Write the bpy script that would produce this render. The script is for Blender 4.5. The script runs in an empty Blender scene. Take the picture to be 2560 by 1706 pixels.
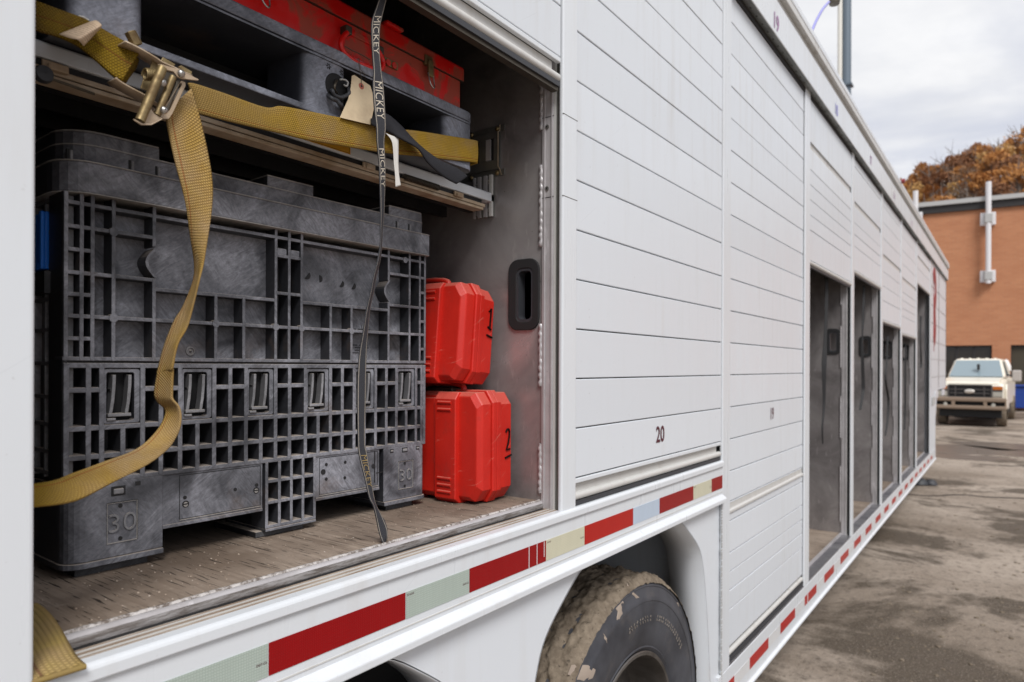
import bpy, math, random
from mathutils import Vector, Matrix, noise
random.seed(7)
R = math.radians
sc = bpy.context.scene
col = sc.collection

# ------------------------------------------------------------------ camera
F_PX, PPX, PPY, ROLL = 1707.0, 1280.0, 917.4, .0037      # focal length and principal point of the 2560 px photograph
AX = math.atan((2525 - PPX) / F_PX)                       # optical axis against the trailer's length (+x)
EYE = Vector((0, -.9035, 1.75))
fw = Vector((math.cos(AX), math.sin(AX), 0)); rt = Vector((math.sin(AX), -math.cos(AX), 0)); up = Vector((0, 0, 1))
COSR, SINR = math.cos(ROLL), math.sin(ROLL)
r2 = rt * COSR + up * SINR; u2 = up * COSR - rt * SINR
cd = bpy.data.cameras.new('camera'); cam = bpy.data.objects.new('camera', cd); col.objects.link(cam)
cam.matrix_world = Matrix(((r2.x, u2.x, -fw.x, EYE.x), (r2.y, u2.y, -fw.y, EYE.y), (r2.z, u2.z, -fw.z, EYE.z), (0, 0, 0, 1)))
cd.sensor_width = 36; cd.lens = F_PX / 2560 * 36; cd.shift_y = (PPY - 853) / 2560
cd.clip_start = .05; cd.clip_end = 2000
cd.dof.use_dof = True; cd.dof.focus_distance = 1.4; cd.dof.aperture_fstop = 4.5
sc.camera = cam

# ------------------------------------------------------------------ world, sun, exposure
SUN_EL, SUN_AZ = R(50), R(232)          # direction the light comes from: azimuth from +x, counter-clockwise
w = bpy.data.worlds.new('World'); sc.world = w; w.use_nodes = True
nt = w.node_tree; nt.nodes.clear()
def nd(nt, t, ins=None, **kw):
    n = nt.nodes.new(t)
    for k, v in kw.items(): setattr(n, k, v)
    for k, v in (ins or {}).items():
        if isinstance(v, bpy.types.NodeSocket): nt.links.new(v, n.inputs[k])
        else: n.inputs[k].default_value = v
    return n
def mixc(nt, f, a, b, mode='MIX'):
    def cc(v): return v if isinstance(v, bpy.types.NodeSocket) else (*v, 1)
    return nd(nt, 'ShaderNodeMix', {0: f, 6: cc(a), 7: cc(b)}, data_type='RGBA', blend_type=mode).outputs[2]
def ramp(nt, f, *st):
    n = nd(nt, 'ShaderNodeValToRGB', {0: f}); e = n.color_ramp.elements
    while len(e) < len(st): e.new(.5)
    for i, (p, v) in enumerate(st): e[i].position = p; e[i].color = (v, v, v, 1) if not isinstance(v, tuple) else (*v, 1)
    return n.outputs[0]
def nz(nt, vec, scale, detail=4, rough=.55, dist=0):
    return nd(nt, 'ShaderNodeTexNoise', {'Vector': vec, 'Scale': scale, 'Detail': detail, 'Roughness': rough, 'Distortion': dist}).outputs[0]
def mul(nt, vec, s):
    return nd(nt, 'ShaderNodeVectorMath', {0: vec, 1: s}, operation='MULTIPLY').outputs[0]
def mth(nt, op, a, b=0.0, clamp=False):
    return nd(nt, 'ShaderNodeMath', {0: a, 1: b}, operation=op, use_clamp=clamp).outputs[0]
sky = nd(nt, 'ShaderNodeTexSky', sky_type='NISHITA', sun_disc=False, sun_elevation=SUN_EL, sun_rotation=math.pi / 2 - SUN_AZ)
tc = nd(nt, 'ShaderNodeTexCoord').outputs['Generated']
sep = nd(nt, 'ShaderNodeSeparateXYZ', {0: tc})
zz = mth(nt, 'MAXIMUM', mth(nt, 'ADD', sep.outputs[2], .12), .08)
cp = nd(nt, 'ShaderNodeCombineXYZ', {0: mth(nt, 'DIVIDE', sep.outputs[0], zz), 1: mth(nt, 'DIVIDE', sep.outputs[1], zz), 2: 3.7}).outputs[0]
big = nz(nt, cp, 1.1, 6, .52, .3); sml = nz(nt, cp, 1.9, 5, .55, .2)
cloud = mixc(nt, ramp(nt, sml, (.35, 0.), (.7, 1.)), (6.0, 6.1, 6.4), (7.7, 7.7, 7.75))
cloud = mixc(nt, ramp(nt, big, (.45, 0.), (.62, 1.)), cloud, (4.3, 4.6, 5.5))
cover = ramp(nt, big, (.62, 1.), (.8, .55))
skyc = mixc(nt, cover, sky.outputs[0], cloud)
bg = nd(nt, 'ShaderNodeBackground', {0: skyc, 1: .105})
nd(nt, 'ShaderNodeOutputWorld', {0: bg.outputs[0]})
sl = bpy.data.lights.new('sun', 'SUN'); so = bpy.data.objects.new('sun', sl); col.objects.link(so)
sl.energy = 2.35; sl.angle = R(22); sl.color = (1, .975, .95)
d = Vector((math.cos(SUN_EL) * math.cos(SUN_AZ), math.cos(SUN_EL) * math.sin(SUN_AZ), math.sin(SUN_EL)))
so.rotation_euler = d.to_track_quat('Z', 'Y').to_euler(); so.location = d * 30
sc.view_settings.view_transform = 'Standard'; sc.view_settings.look = 'None'
sc.view_settings.exposure = .34; sc.view_settings.gamma = 1
sc.render.engine = 'CYCLES'; sc.cycles.max_bounces = 8; sc.cycles.use_denoising = True

# ------------------------------------------------------------------ measuring: where a point of the photograph lies on a plane of the place
def ray(x, y):
    u, v = x - PPX, y - PPY
    u, v = (COSR * u + SINR * v) / F_PX, (-SINR * u + COSR * v) / F_PX
    return fw + rt * u - up * v
def onY(x, y, Y): r = ray(x, y); return EYE + r * ((Y - EYE.y) / r.y)
def onX(x, y, X): r = ray(x, y); return EYE + r * ((X - EYE.x) / r.x)
def onZ(x, y, Z): r = ray(x, y); return EYE + r * ((Z - EYE.z) / r.z)

# ------------------------------------------------------------------ mesh helpers
class MB:
    def __init__(s): s.v = []; s.f = []; s.uv = {}
    def add(s, vs, fs):
        n = len(s.v); s.v += [tuple(p) for p in vs]; s.f += [tuple(i + n for i in f) for f in fs]; return s
    def box(s, x0, x1, y0, y1, z0, z1):
        return s.add([(x, y, z) for x in (x0, x1) for y in (y0, y1) for z in (z0, z1)],
                     [(0, 1, 3, 2), (4, 6, 7, 5), (0, 4, 5, 1), (2, 3, 7, 6), (0, 2, 6, 4), (1, 5, 7, 3)])
    def prism(s, poly, ax, a, b):
        """poly in the two other axes (in xyz order), extruded along ax from a to b"""
        def P(p, h): q = list(p); q.insert(ax, h); return q
        n = len(poly); vs = [P(p, a) for p in poly] + [P(p, b) for p in poly]
        return s.add(vs, [tuple(range(n))[::-1], tuple(range(n, 2 * n))] + [(i, (i + 1) % n, n + (i + 1) % n, n + i) for i in range(n)])
    def ring(s, outer, inner, ax, a, b):
        """frame between two outlines with the same number of points"""
        def P(p, h): q = list(p); q.insert(ax, h); return q
        n = len(outer); vs = [P(p, h) for h in (a, b) for pl in (outer, inner) for p in pl]; fs = []
        for i in range(n):
            j = (i + 1) % n
            fs += [(i, j, n + j, n + i), (2 * n + i, 3 * n + i, 3 * n + j, 2 * n + j), (i, 2 * n + i, 2 * n + j, j), (n + i, n + j, 3 * n + j, 3 * n + i)]
        return s.add(vs, fs)
    def tube(s, path, r, n=8, caps=True):
        path = [Vector(p) for p in path]; rr = r if isinstance(r, (list, tuple)) else [r] * len(path)
        t = (path[1] - path[0]).normalized(); a = t.orthogonal().normalized(); vs = []
        for i, p in enumerate(path):
            t = (path[min(i + 1, len(path) - 1)] - path[max(i - 1, 0)]).normalized()
            a = (a - t * a.dot(t)).normalized(); b = t.cross(a)
            vs += [p + (a * math.cos(2 * math.pi * k / n) + b * math.sin(2 * math.pi * k / n)) * rr[i] for k in range(n)]
        m = len(path)
        fs = [(i * n + k, i * n + (k + 1) % n, (i + 1) * n + (k + 1) % n, (i + 1) * n + k) for i in range(m - 1) for k in range(n)]
        if caps: fs += [tuple(range(n))[::-1], tuple(range((m - 1) * n, m * n))]
        return s.add(vs, fs)
    def lathe(s, prof, c, ax, n=48):
        """prof: (radius, offset along ax); c centre"""
        c = Vector(c); e = [Vector((1, 0, 0)), Vector((0, 1, 0)), Vector((0, 0, 1))]; A = e[ax]; B = e[(ax + 1) % 3]; C = e[(ax + 2) % 3]; vs = []
        for r, o in prof:
            vs += [c + A * o + (B * math.cos(2 * math.pi * k / n) + C * math.sin(2 * math.pi * k / n)) * r for k in range(n)]
        return s.add(vs, [(i * n + k, i * n + (k + 1) % n, (i + 1) * n + (k + 1) % n, (i + 1) * n + k) for i in range(len(prof) - 1) for k in range(n)])
    def disc(s, c, r, ax, t, n=16):
        return s.lathe([(.0001, 0), (r, 0), (r, t), (.0001, t)], c, ax, n)
    def build(s, name, m, parent=None, bevel=0, smooth=None, off=True, seg=2):
        me = bpy.data.meshes.new(name); me.from_pydata(s.v, [], s.f)
        o = bpy.data.objects.new(name, me); col.objects.link(o)
        if m: me.materials.append(m)
        if parent:
            o.parent = parent
            if off and parent.get('world_off'):
                wo = Vector(parent['world_off'])
                for vtx in me.vertices: vtx.co -= wo
                o['world_off'] = parent['world_off']
        import bmesh
        bm = bmesh.new(); bm.from_mesh(me); bmesh.ops.recalc_face_normals(bm, faces=bm.faces); bm.to_mesh(me); bm.free()
        if s.uv:
            ul = me.uv_layers.new(name='uv')
            for p in me.polygons:
                for li in p.loop_indices: ul.data[li].uv = s.uv[me.loops[li].vertex_index]
        if smooth is not None:
            me.polygons.foreach_set('use_smooth', [True] * len(me.polygons)); me.set_sharp_from_angle(angle=R(smooth))
        if bevel:
            b = o.modifiers.new('bevel', 'BEVEL'); b.width = bevel; b.segments = seg; b.limit_method = 'ANGLE'; b.angle_limit = R(40)
        return o
def tag(o, label=None, cat=None, group=None, kind=None):
    for k, v in (('label', label), ('category', cat), ('group', group), ('kind', kind)):
        if v: o[k] = v
    return o
def thing(name, loc, label, cat, group=None, rot=(0, 0, 0), world=True):
    """an Empty at the base; parts are given in world coordinates (world=True) or in the thing's own"""
    o = bpy.data.objects.new(name, None); col.objects.link(o); o.location = loc; o.rotation_euler = rot; o.empty_display_size = .1
    if world: o['world_off'] = tuple(loc)
    return tag(o, label, cat, group)
def keep(o, parent):
    """let sub-parts of o be given in world coordinates too"""
    if parent.get('world_off'): o['world_off'] = tuple(parent['world_off'])
    return o
def dup(o, parent=None, dx=(0, 0, 0)):
    n = o.copy(); col.objects.link(n)
    if parent: n.parent = parent
    n.location = Vector(n.location) + Vector(dx); return n
def rrect(x0, x1, y0, y1, r, n=5):
    pts = []
    for cx, cy, a0 in ((x1 - r, y1 - r, 0), (x0 + r, y1 - r, 90), (x0 + r, y0 + r, 180), (x1 - r, y0 + r, 270)):
        pts += [(cx + r * math.cos(R(a0 + 90 * k / n)), cy + r * math.sin(R(a0 + 90 * k / n))) for k in range(n + 1)]
    return pts
def catmull(pts, k=6):
    pts = [Vector(p) for p in pts]; out = []
    for i in range(len(pts) - 1):
        a = pts[max(i - 1, 0)]; b = pts[i]; c = pts[i + 1]; d_ = pts[min(i + 2, len(pts) - 1)]
        for j in range(k):
            t = j / k; out.append(.5 * (2 * b + (c - a) * t + (2 * a - 5 * b + 4 * c - d_) * t * t + (3 * b - a - 3 * c + d_) * t ** 3))
    return out + [pts[-1]]
def ribbon(L, Rr, k=6, m=8, bow=0.0):
    """strip between two edge lines; uv = metres along, 0..1 across. Returns MB and the surface function"""
    L = catmull(L, k); Rr = catmull(Rr, k); b = MB(); s = 0; S = []
    for i in range(len(L)):
        if i: s += ((L[i] + Rr[i]) / 2 - (L[i - 1] + Rr[i - 1]) / 2).length
        S.append(s)
    def surf(i, t):
        p = L[i].lerp(Rr[i], t)
        if bow:
            tg = (L[min(i + 1, len(L) - 1)] - L[max(i - 1, 0)]).normalized(); n_ = (Rr[i] - L[i]).cross(tg).normalized()
            p = p + n_ * bow * math.sin(math.pi * t)
        return p
    for i in range(len(L)):
        for j in range(m + 1):
            b.uv[len(b.v)] = (S[i], j / m); b.v.append(tuple(surf(i, j / m)))
    for i in range(len(L) - 1):
        for j in range(m):
            q = i * (m + 1) + j; b.f.append((q, q + 1, q + m + 2, q + m + 1))
    def at(sv, t):
        sv = min(max(sv, 0), S[-1] - 1e-6); i = max(k_ for k_ in range(len(S)) if S[k_] <= sv); i = min(i, len(S) - 2)
        f = (sv - S[i]) / max(S[i + 1] - S[i], 1e-9)
        return surf(i, t).lerp(surf(i + 1, t), f)
    return b, at, S[-1]
def solid(o, th):
    m = o.modifiers.new('solidify', 'SOLIDIFY'); m.thickness = th; m.offset = 0; return o
_txt = {}
def text(body, ext=0.0, bold=.018):
    """vertices and faces of flat lettering, height of a capital = 1, centred"""
    if (body, ext, bold) not in _txt:
        c = bpy.data.curves.new('t', 'FONT'); c.body = body; c.extrude = ext; c.resolution_u = 3; c.offset = bold; c.align_x = 'CENTER'
        o = bpy.data.objects.new('t', c); col.objects.link(o); dg = bpy.context.evaluated_depsgraph_get()
        me = bpy.data.meshes.new_from_object(o.evaluated_get(dg))
        vs = [v.co.copy() for v in me.vertices]; fs = [tuple(p.vertices) for p in me.polygons]
        bpy.data.objects.remove(o); bpy.data.curves.remove(c); bpy.data.meshes.remove(me)
        ys = [v.y for v in vs]; h = max(ys) - min(ys); cy = (max(ys) + min(ys)) / 2; xs = [v.x for v in vs]; cx = (max(xs) + min(xs)) / 2
        _txt[(body, ext, bold)] = ([((v.x - cx) / h, (v.y - cy) / h, v.z / h) for v in vs], fs, (max(xs) - min(xs)) / h)
    return _txt[(body, ext, bold)]
def lettering(b, body, org, ex, ey, h, wscale=1.0, ext=0.0, bold=.018):
    vs, fs, _ = text(body, ext, bold); ex = Vector(ex); ey = Vector(ey); n_ = ex.cross(ey); org = Vector(org)
    b.add([org + ex * (v[0] * h * wscale) + ey * (v[1] * h) + n_ * (v[2] * h) for v in vs], fs); return b

# ------------------------------------------------------------------ materials
def lin(h):
    h = h.lstrip('#'); o = []
    for i in (0, 2, 4):
        v = int(h[i:i + 2], 16) / 255; o.append(v / 12.92 if v <= .04045 else ((v + .055) / 1.055) ** 2.4)
    return tuple(o)
class Mt:
    def __init__(s, name, base=(.5, .5, .5), rough=.5, metal=0.0, spec=.5, world=False):
        s.m = bpy.data.materials.new(name); s.m.use_nodes = True; s.t = s.m.node_tree
        s.b = s.t.nodes['Principled BSDF']; s.set('Base Color', base); s.set('Roughness', rough); s.set('Metallic', metal); s.set('Specular IOR Level', spec)
        s.tc = nd(s.t, 'ShaderNodeTexCoord'); s.o = nd(s.t, 'ShaderNodeNewGeometry').outputs['Position'] if world else s.tc.outputs['Object']; s.uv = s.tc.outputs['UV']
    def set(s, k, v):
        if isinstance(v, bpy.types.NodeSocket): s.t.links.new(v, s.b.inputs[k])
        else: s.b.inputs[k].default_value = (*v, 1) if isinstance(v, tuple) and len(v) == 3 else v
        return s
    def nz(s, scale, detail=4, rough=.55, st=(1, 1, 1), dist=0, vec=None):
        return nz(s.t, mul(s.t, vec or s.o, st), scale, detail, rough, dist)
    def rmp(s, f, *st): return ramp(s.t, f, *st)
    def mix(s, f, a, b, mode='MIX'): return mixc(s.t, f, a, b, mode)
    def bump(s, h, dist=.002, strength=1.0):
        n = nd(s.t, 'ShaderNodeBump', {'Height': h, 'Distance': dist, 'Strength': strength}); s.set('Normal', n.outputs[0]); return s
    def nzc(s):  # world normal z: which faces dust has settled on
        g = nd(s.t, 'ShaderNodeNewGeometry'); return nd(s.t, 'ShaderNodeSeparateXYZ', {0: g.outputs['Normal']}).outputs[2]

def white_paint(name, base=(.685, .72, .76), dirt=(.44, .40, .34), amt=.42, rough=.34):
    a = Mt(name, rough=rough, world=True)
    st = a.nz(3.0, 5, .6, (6, 6, .6)); bl = a.nz(1.7, 4); sp = a.nz(70, 3, .6)
    f = mth(a.t, 'MULTIPLY', mth(a.t, 'MULTIPLY', a.rmp(st, (.52, 0.), (.85, 1.)), a.rmp(a.nz(.9, 3), (.4, .25), (.65, 1.))), amt)
    rn = nd(a.t, 'ShaderNodeObjectInfo').outputs['Random']
    c = a.mix(f, a.mix(mth(a.t, 'MULTIPLY', rn, .9), a.mix(bl, base, tuple(x * .93 for x in base)), tuple(x * .91 for x in base)), dirt)
    rs = a.nz(1., 3, .5, (9, 9, .5)); c = a.mix(mth(a.t, 'MULTIPLY', mth(a.t, 'MULTIPLY', a.rmp(rs, (.66, 0.), (.72, 1.)), a.rmp(a.nz(1.3, 3), (.52, 0.), (.66, 1.))), amt), c, (.45, .33, .22))
    sc_ = nz(a.t, mul(a.t, nd(a.t, 'ShaderNodeMapping', {0: a.o, 2: (0, .6, 0)}).outputs[0], (3, 3, 190)), 1., 2, .5); c = a.mix(mth(a.t, 'MULTIPLY', a.rmp(sc_, (.70, 0.), (.74, 1.)), amt * .7), c, tuple(x * .7 for x in base))
    c = a.mix(mth(a.t, 'MULTIPLY', a.rmp(sp, (.70, 0.), (.76, 1.)), amt * .6), c, tuple(x * .5 for x in dirt))
    a.set('Base Color', c); a.set('Roughness', ramp(a.t, st, (.3, rough - .06), (.8, rough + .15)))
    return a.bump(a.nz(9, 3), .0012, .15).m
M = {}
M['white'] = white_paint('white_paint')
M['frame'] = white_paint('white_frame_paint', (.69, .72, .75), (.40, .34, .27), .35, .3)
M['oldwhite'] = white_paint('greyed_white_paint', (.58, .575, .555), (.27, .22, .17), .8, .4)
a = Mt('dusty_sill', rough=.8)
n1 = a.nz(9, 6, .65, (1, 3, 3)); n2 = a.nz(60, 4, .6)
cc = a.mix(a.rmp(n1, (.36, 0.), (.62, 1.)), (.40, .33, .265), (.235, .17, .12)); cc = a.mix(a.rmp(a.nz(5, 5, .6, (1, 22, 6)), (.56, 0.), (.70, 1.)), cc, (.60, .56, .51))
cc = a.mix(a.rmp(n2, (.68, 0.), (.74, 1.)), cc, (.06, .045, .03)); a.set('Base Color', cc); a.bump(n2, .001, .5); M['dustsill'] = a.m
def alu(name, base=(.42, .42, .44), smudge=(.14, .135, .15), rough=.42, metal=.75, st=(1, 1, 1)):
    a = Mt(name, rough=rough, metal=metal, world=True)
    n1 = a.nz(3.2, 6, .62, st, .6); n2 = a.nz(40, 4, .6, (1, 1, .25)); n3 = a.nz(120, 3, .7)
    c = a.mix(a.rmp(n1, (.3, 0.), (.7, 1.)), base, smudge)
    c = a.mix(a.rmp(n2, (.62, 0.), (.86, .8)), c, tuple(min(1, x * 1.5) for x in base)); c = a.mix(a.rmp(n3, (.70, 0.), (.75, 1.)), c, tuple(x * .35 for x in smudge))
    a.set('Base Color', c); a.set('Roughness', a.rmp(n1, (.3, rough - .12), (.75, rough + .2))); return a.bump(n2, .0008, .3).m
M['alu'] = alu('bare_aluminium')
M['alupart'] = alu('smudged_partition_aluminium', (.42, .395, .39), (.125, .112, .112), .38, .45)
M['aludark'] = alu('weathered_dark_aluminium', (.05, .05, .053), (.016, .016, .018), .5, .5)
M['track'] = alu('dull_galvanised_steel', (.24, .24, .22), (.10, .10, .095), .4, .55)
M['alubright'] = alu('scuffed_bright_aluminium', (.58, .56, .57), (.36, .34, .34), .45, .3, (2, 2, 2))
a = Mt('chewed_aluminium_edge', rough=.5, metal=.55)
n1 = a.nz(30, 6, .72, (.6, 5, 5)); a.set('Base Color', a.mix(a.rmp(n1, (.40, 0.), (.60, 1.)), (.40, .385, .38), (.17, .15, .135))); a.bump(n1, .003, .7); M['aluedge'] = a.m
a = Mt('chipped_pale_edge', rough=.7, metal=.2); n1 = a.nz(90, 4, .7); a.set('Base Color', a.mix(a.rmp(n1, (.42, 0.), (.60, 1.)), (.56, .53, .51), (.15, .12, .10))); a.bump(n1, .002, .8); M['splinter'] = a.m
M['black'] = Mt('matt_black', (.012, .012, .013), .7).m
M['rubber'] = Mt('dark_grey_rubber', (.035, .037, .043), .55).m
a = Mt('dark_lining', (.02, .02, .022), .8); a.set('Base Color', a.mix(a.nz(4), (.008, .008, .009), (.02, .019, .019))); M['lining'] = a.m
a = Mt('weathered_plywood', rough=.85)
g1 = a.nz(6, 5, .6, (14, .7, 1)); g2 = a.nz(5, 4, .6, (44, 2.4, 1)); bl = a.nz(2.6, 5, .6, (1, 1.2, 1)); fn = a.nz(150, 3, .6, (1, .25, 1))
cc = a.mix(a.rmp(bl, (.38, 0.), (.64, 1.)), (.150, .110, .08), (.33, .265, .21)); cc = a.mix(a.rmp(g1, (.44, 0.), (.66, .7)), cc, (.15, .11, .08))
cc = a.mix(mth(a.t, 'MULTIPLY', a.rmp(g2, (.59, 0.), (.64, 1.)), .9), cc, (.022, .015, .01)); cc = a.mix(a.rmp(fn, (.62, 0.), (.75, .5)), cc, (.42, .36, .30))
a.set('Base Color', cc); a.bump(mth(a.t, 'SUBTRACT', g1, mth(a.t, 'MULTIPLY', a.rmp(g2, (.6, 0.), (.67, 1.)), 1.5)), .002, .8); M['ply'] = a.m
def dusty_plastic(name, dark, light, dust, rough=.5, sw=9.0, dustamt=.75, lo=.4, hi=.68, worn=True):
    a = Mt(name, rough=rough, spec=.35)
    sw1 = a.nz(sw, 3, .55, (1, 1, 1), 1.2); sc3 = a.nz(150, 3, .65)
    def strokes(rx, st): return nz(a.t, mul(a.t, nd(a.t, 'ShaderNodeMapping', {0: a.o, 2: (0, R(rx), 0)}).outputs[0], st), 1., 5, .7, 2.2)
    pick = a.rmp(a.nz(6, 2), (.44, 0.), (.56, 1.)); sc2 = nd(a.t, 'ShaderNodeMix', {0: pick, 2: strokes(34, (20, 20, 85)), 3: strokes(-52, (18, 18, 80))}, data_type='FLOAT').outputs[0]
    f = mth(a.t, 'MULTIPLY', a.rmp(sw1, (.30, .16), (.66, 1.)), a.rmp(sc2, (lo, .52), (hi, 1.)))
    f = mth(a.t, 'MULTIPLY', f, a.rmp(sc3, (.3, .70), (.6, 1.)))
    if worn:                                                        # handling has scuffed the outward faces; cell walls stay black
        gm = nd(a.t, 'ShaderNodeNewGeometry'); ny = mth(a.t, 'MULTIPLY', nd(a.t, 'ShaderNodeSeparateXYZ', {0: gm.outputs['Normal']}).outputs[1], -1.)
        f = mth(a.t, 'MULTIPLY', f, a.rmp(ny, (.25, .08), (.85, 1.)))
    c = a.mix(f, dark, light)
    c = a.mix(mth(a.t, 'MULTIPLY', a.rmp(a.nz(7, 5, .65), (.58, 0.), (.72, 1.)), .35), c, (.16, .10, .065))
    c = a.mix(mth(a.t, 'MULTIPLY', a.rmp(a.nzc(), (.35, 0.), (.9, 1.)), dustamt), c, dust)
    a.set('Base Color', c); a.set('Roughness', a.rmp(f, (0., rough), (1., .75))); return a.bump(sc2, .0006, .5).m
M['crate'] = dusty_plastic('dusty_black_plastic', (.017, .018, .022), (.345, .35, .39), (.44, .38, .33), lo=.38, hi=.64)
M['cratedark'] = dusty_plastic('dusty_black_plastic_low', (.013, .013, .015), (.12, .12, .125), (.46, .39, .33), dustamt=.9)  # darker copy of the crate plastic; shade put into the recesses
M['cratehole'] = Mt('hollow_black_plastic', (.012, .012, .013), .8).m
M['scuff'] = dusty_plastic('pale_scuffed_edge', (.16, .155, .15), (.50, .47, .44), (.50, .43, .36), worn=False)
M['cratering'] = dusty_plastic('scuffed_plastic_brightened_grey', (.10, .10, .105), (.40, .40, .42), (.44, .39, .33))
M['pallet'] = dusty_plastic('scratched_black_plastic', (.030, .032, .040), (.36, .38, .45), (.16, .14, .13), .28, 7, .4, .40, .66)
a = Mt('red_polyethylene', rough=.42, spec=.4); n1 = a.nz(260, 3, .6); n2 = a.nz(7, 4)
cc = a.mix(a.rmp(n2, (.3, 0.), (.7, 1.)), (.60, .022, .012), (.48, .014, .008)); cc = a.mix(mth(a.t, 'MULTIPLY', a.rmp(a.nzc(), (.3, 0.), (.95, 1.)), .55), cc, (.50, .25, .19)); cc = a.mix(a.rmp(nz(a.t, mul(a.t, nd(a.t, 'ShaderNodeMapping', {0: a.o, 2: (.2, .6, .1)}).outputs[0], (14, 14, 190)), 1., 3, .6), (.66, 0.), (.72, .6)), cc, (.62, .16, .12)); cc = a.mix(a.rmp(a.nz(16, 5, .65), (.56, 0.), (.74, .5)), cc, (.33, .03, .02))
a.set('Base Color', cc); a.bump(n1, .0006, .7); M['redplastic'] = a.m
a = Mt('chipped_red_paint', rough=.33, spec=.5); n1 = a.nz(7, 5, .62, (1, 1, 1), .8); n2 = a.nz(30, 4, .6); n3 = a.nz(75, 3, .6)
cc = a.mix(a.rmp(n1, (.52, 0.), (.57, .9)), (.66, .009, .006), (.34, .060, .034)); cc = a.mix(a.rmp(n2, (.69, 0.), (.74, 1.)), cc, (.05, .03, .02)); cc = a.mix(a.rmp(n3, (.72, 0.), (.77, .7)), cc, (.30, .24, .20))
a.set('Base Color', cc); a.set('Roughness', a.rmp(n1, (.45, .28), (.56, .62))); a.bump(n2, .0008, .4); M['redpaint'] = a.m
a = Mt('tarnished_zinc_steel', rough=.42, metal=.7); n1 = a.nz(28, 5, .65); n2 = a.nz(90, 4, .6)
cc = a.mix(a.rmp(n1, (.3, 0.), (.7, 1.)), (.33, .255, .125), (.13, .085, .04)); cc = a.mix(a.rmp(n2, (.64, 0.), (.72, 1.)), cc, (.09, .04, .018)); a.set('Base Color', cc); a.set('Roughness', a.rmp(n1, (.3, .36), (.7, .68))); M['zinc'] = a.m
a = Mt('dusty_zinc_plate', rough=.5, metal=.2); n1 = a.nz(20, 5, .6); a.set('Base Color', a.mix(a.rmp(n1, (.3, 0.), (.7, 1.)), (.52, .42, .31), (.32, .22, .13))); M['zincplate'] = a.m
M['steel'] = Mt('worn_steel', (.5, .49, .47), .3, .9).m
M['darksteel'] = Mt('grimy_steel', (.11, .095, .075), .45, .8).m
def webbing(name, c1, c2, dirt, line, la, pitch=.0042, lanes=15.0, dlo=.42, dhi=.66):
    a = Mt(name, rough=.8, spec=.2); sp = nd(a.t, 'ShaderNodeSeparateXYZ', {0: a.uv}); u, v = sp.outputs[0], sp.outputs[1]
    lane = mth(a.t, 'MULTIPLY', v, lanes); odd = mth(a.t, 'MULTIPLY', mth(a.t, 'FLOOR', mth(a.t, 'MODULO', lane, 2.)), .5)
    ph = mth(a.t, 'ADD', mth(a.t, 'DIVIDE', u, pitch), odd)
    w1 = mth(a.t, 'SINE', mth(a.t, 'MULTIPLY', ph, 2 * math.pi)); w2 = mth(a.t, 'ABSOLUTE', mth(a.t, 'SINE', mth(a.t, 'MULTIPLY', lane, math.pi)))
    h = mth(a.t, 'MULTIPLY', mth(a.t, 'ADD', mth(a.t, 'MULTIPLY', w1, .5), .5), w2)
    d1 = a.nz(16, 5, .6); d2 = a.nz(55, 4, .6)
    c = a.mix(a.rmp(d2, (.3, 0.), (.7, 1.)), c1, c2); c = a.mix(mth(a.t, 'MULTIPLY', a.rmp(d1, (dlo, 0.), (dhi, 1.)), .8), c, dirt)
    if dlo == .42 and pitch == .0042 and lanes == 15.0 and la == (.85,): c = a.mix(mth(a.t, 'MULTIPLY', a.rmp(u, (.05, 1.), (.24, 0.)), .85), c, a.mix(d2, (.30, .19, .055), (.40, .27, .11)))
    if dlo == .35: c = a.mix(a.rmp(u, (.62, 0.), (.74, 1.)), c, a.mix(a.rmp(d1, (.45, 0.), (.7, .5)), (.36, .225, .010), (.22, .12, .015)))  # lower tail coloured darker and olive for its shade and reversed side
    for lv in la:
        inl = mth(a.t, 'LESS_THAN', mth(a.t, 'ABSOLUTE', mth(a.t, 'SUBTRACT', v, lv)), .018)
        c = a.mix(mth(a.t, 'MULTIPLY', inl, .75), c, line)
    c = a.mix(mth(a.t, 'MULTIPLY', mth(a.t, 'SUBTRACT', 1., h), .62), c, tuple(x * .30 for x in c2))
    a.set('Base Color', c); return a.bump(h, .0014, .9).m
M['web'] = webbing('yellow_polyester_webbing', (.55, .33, .035), (.42, .26, .03), (.44, .29, .13), (.30, .06, .01), (.85,))
M['webdust'] = webbing('dusty_yellow_webbing', (.58, .38, .105), (.47, .285, .07), (.54, .38, .21), (.34, .08, .02), (.16,), dlo=.35, dhi=.6)
M['webold'] = webbing('stained_yellow_webbing', (.34, .22, .012), (.24, .145, .008), (.12, .065, .02), (.17, .045, .01), (.5,))
M['webedge'] = webbing('yellow_webbing_end', (.50, .37, .12), (.42, .29, .10), (.40, .28, .15), (.13, .04, .03), (.5,))
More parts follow.
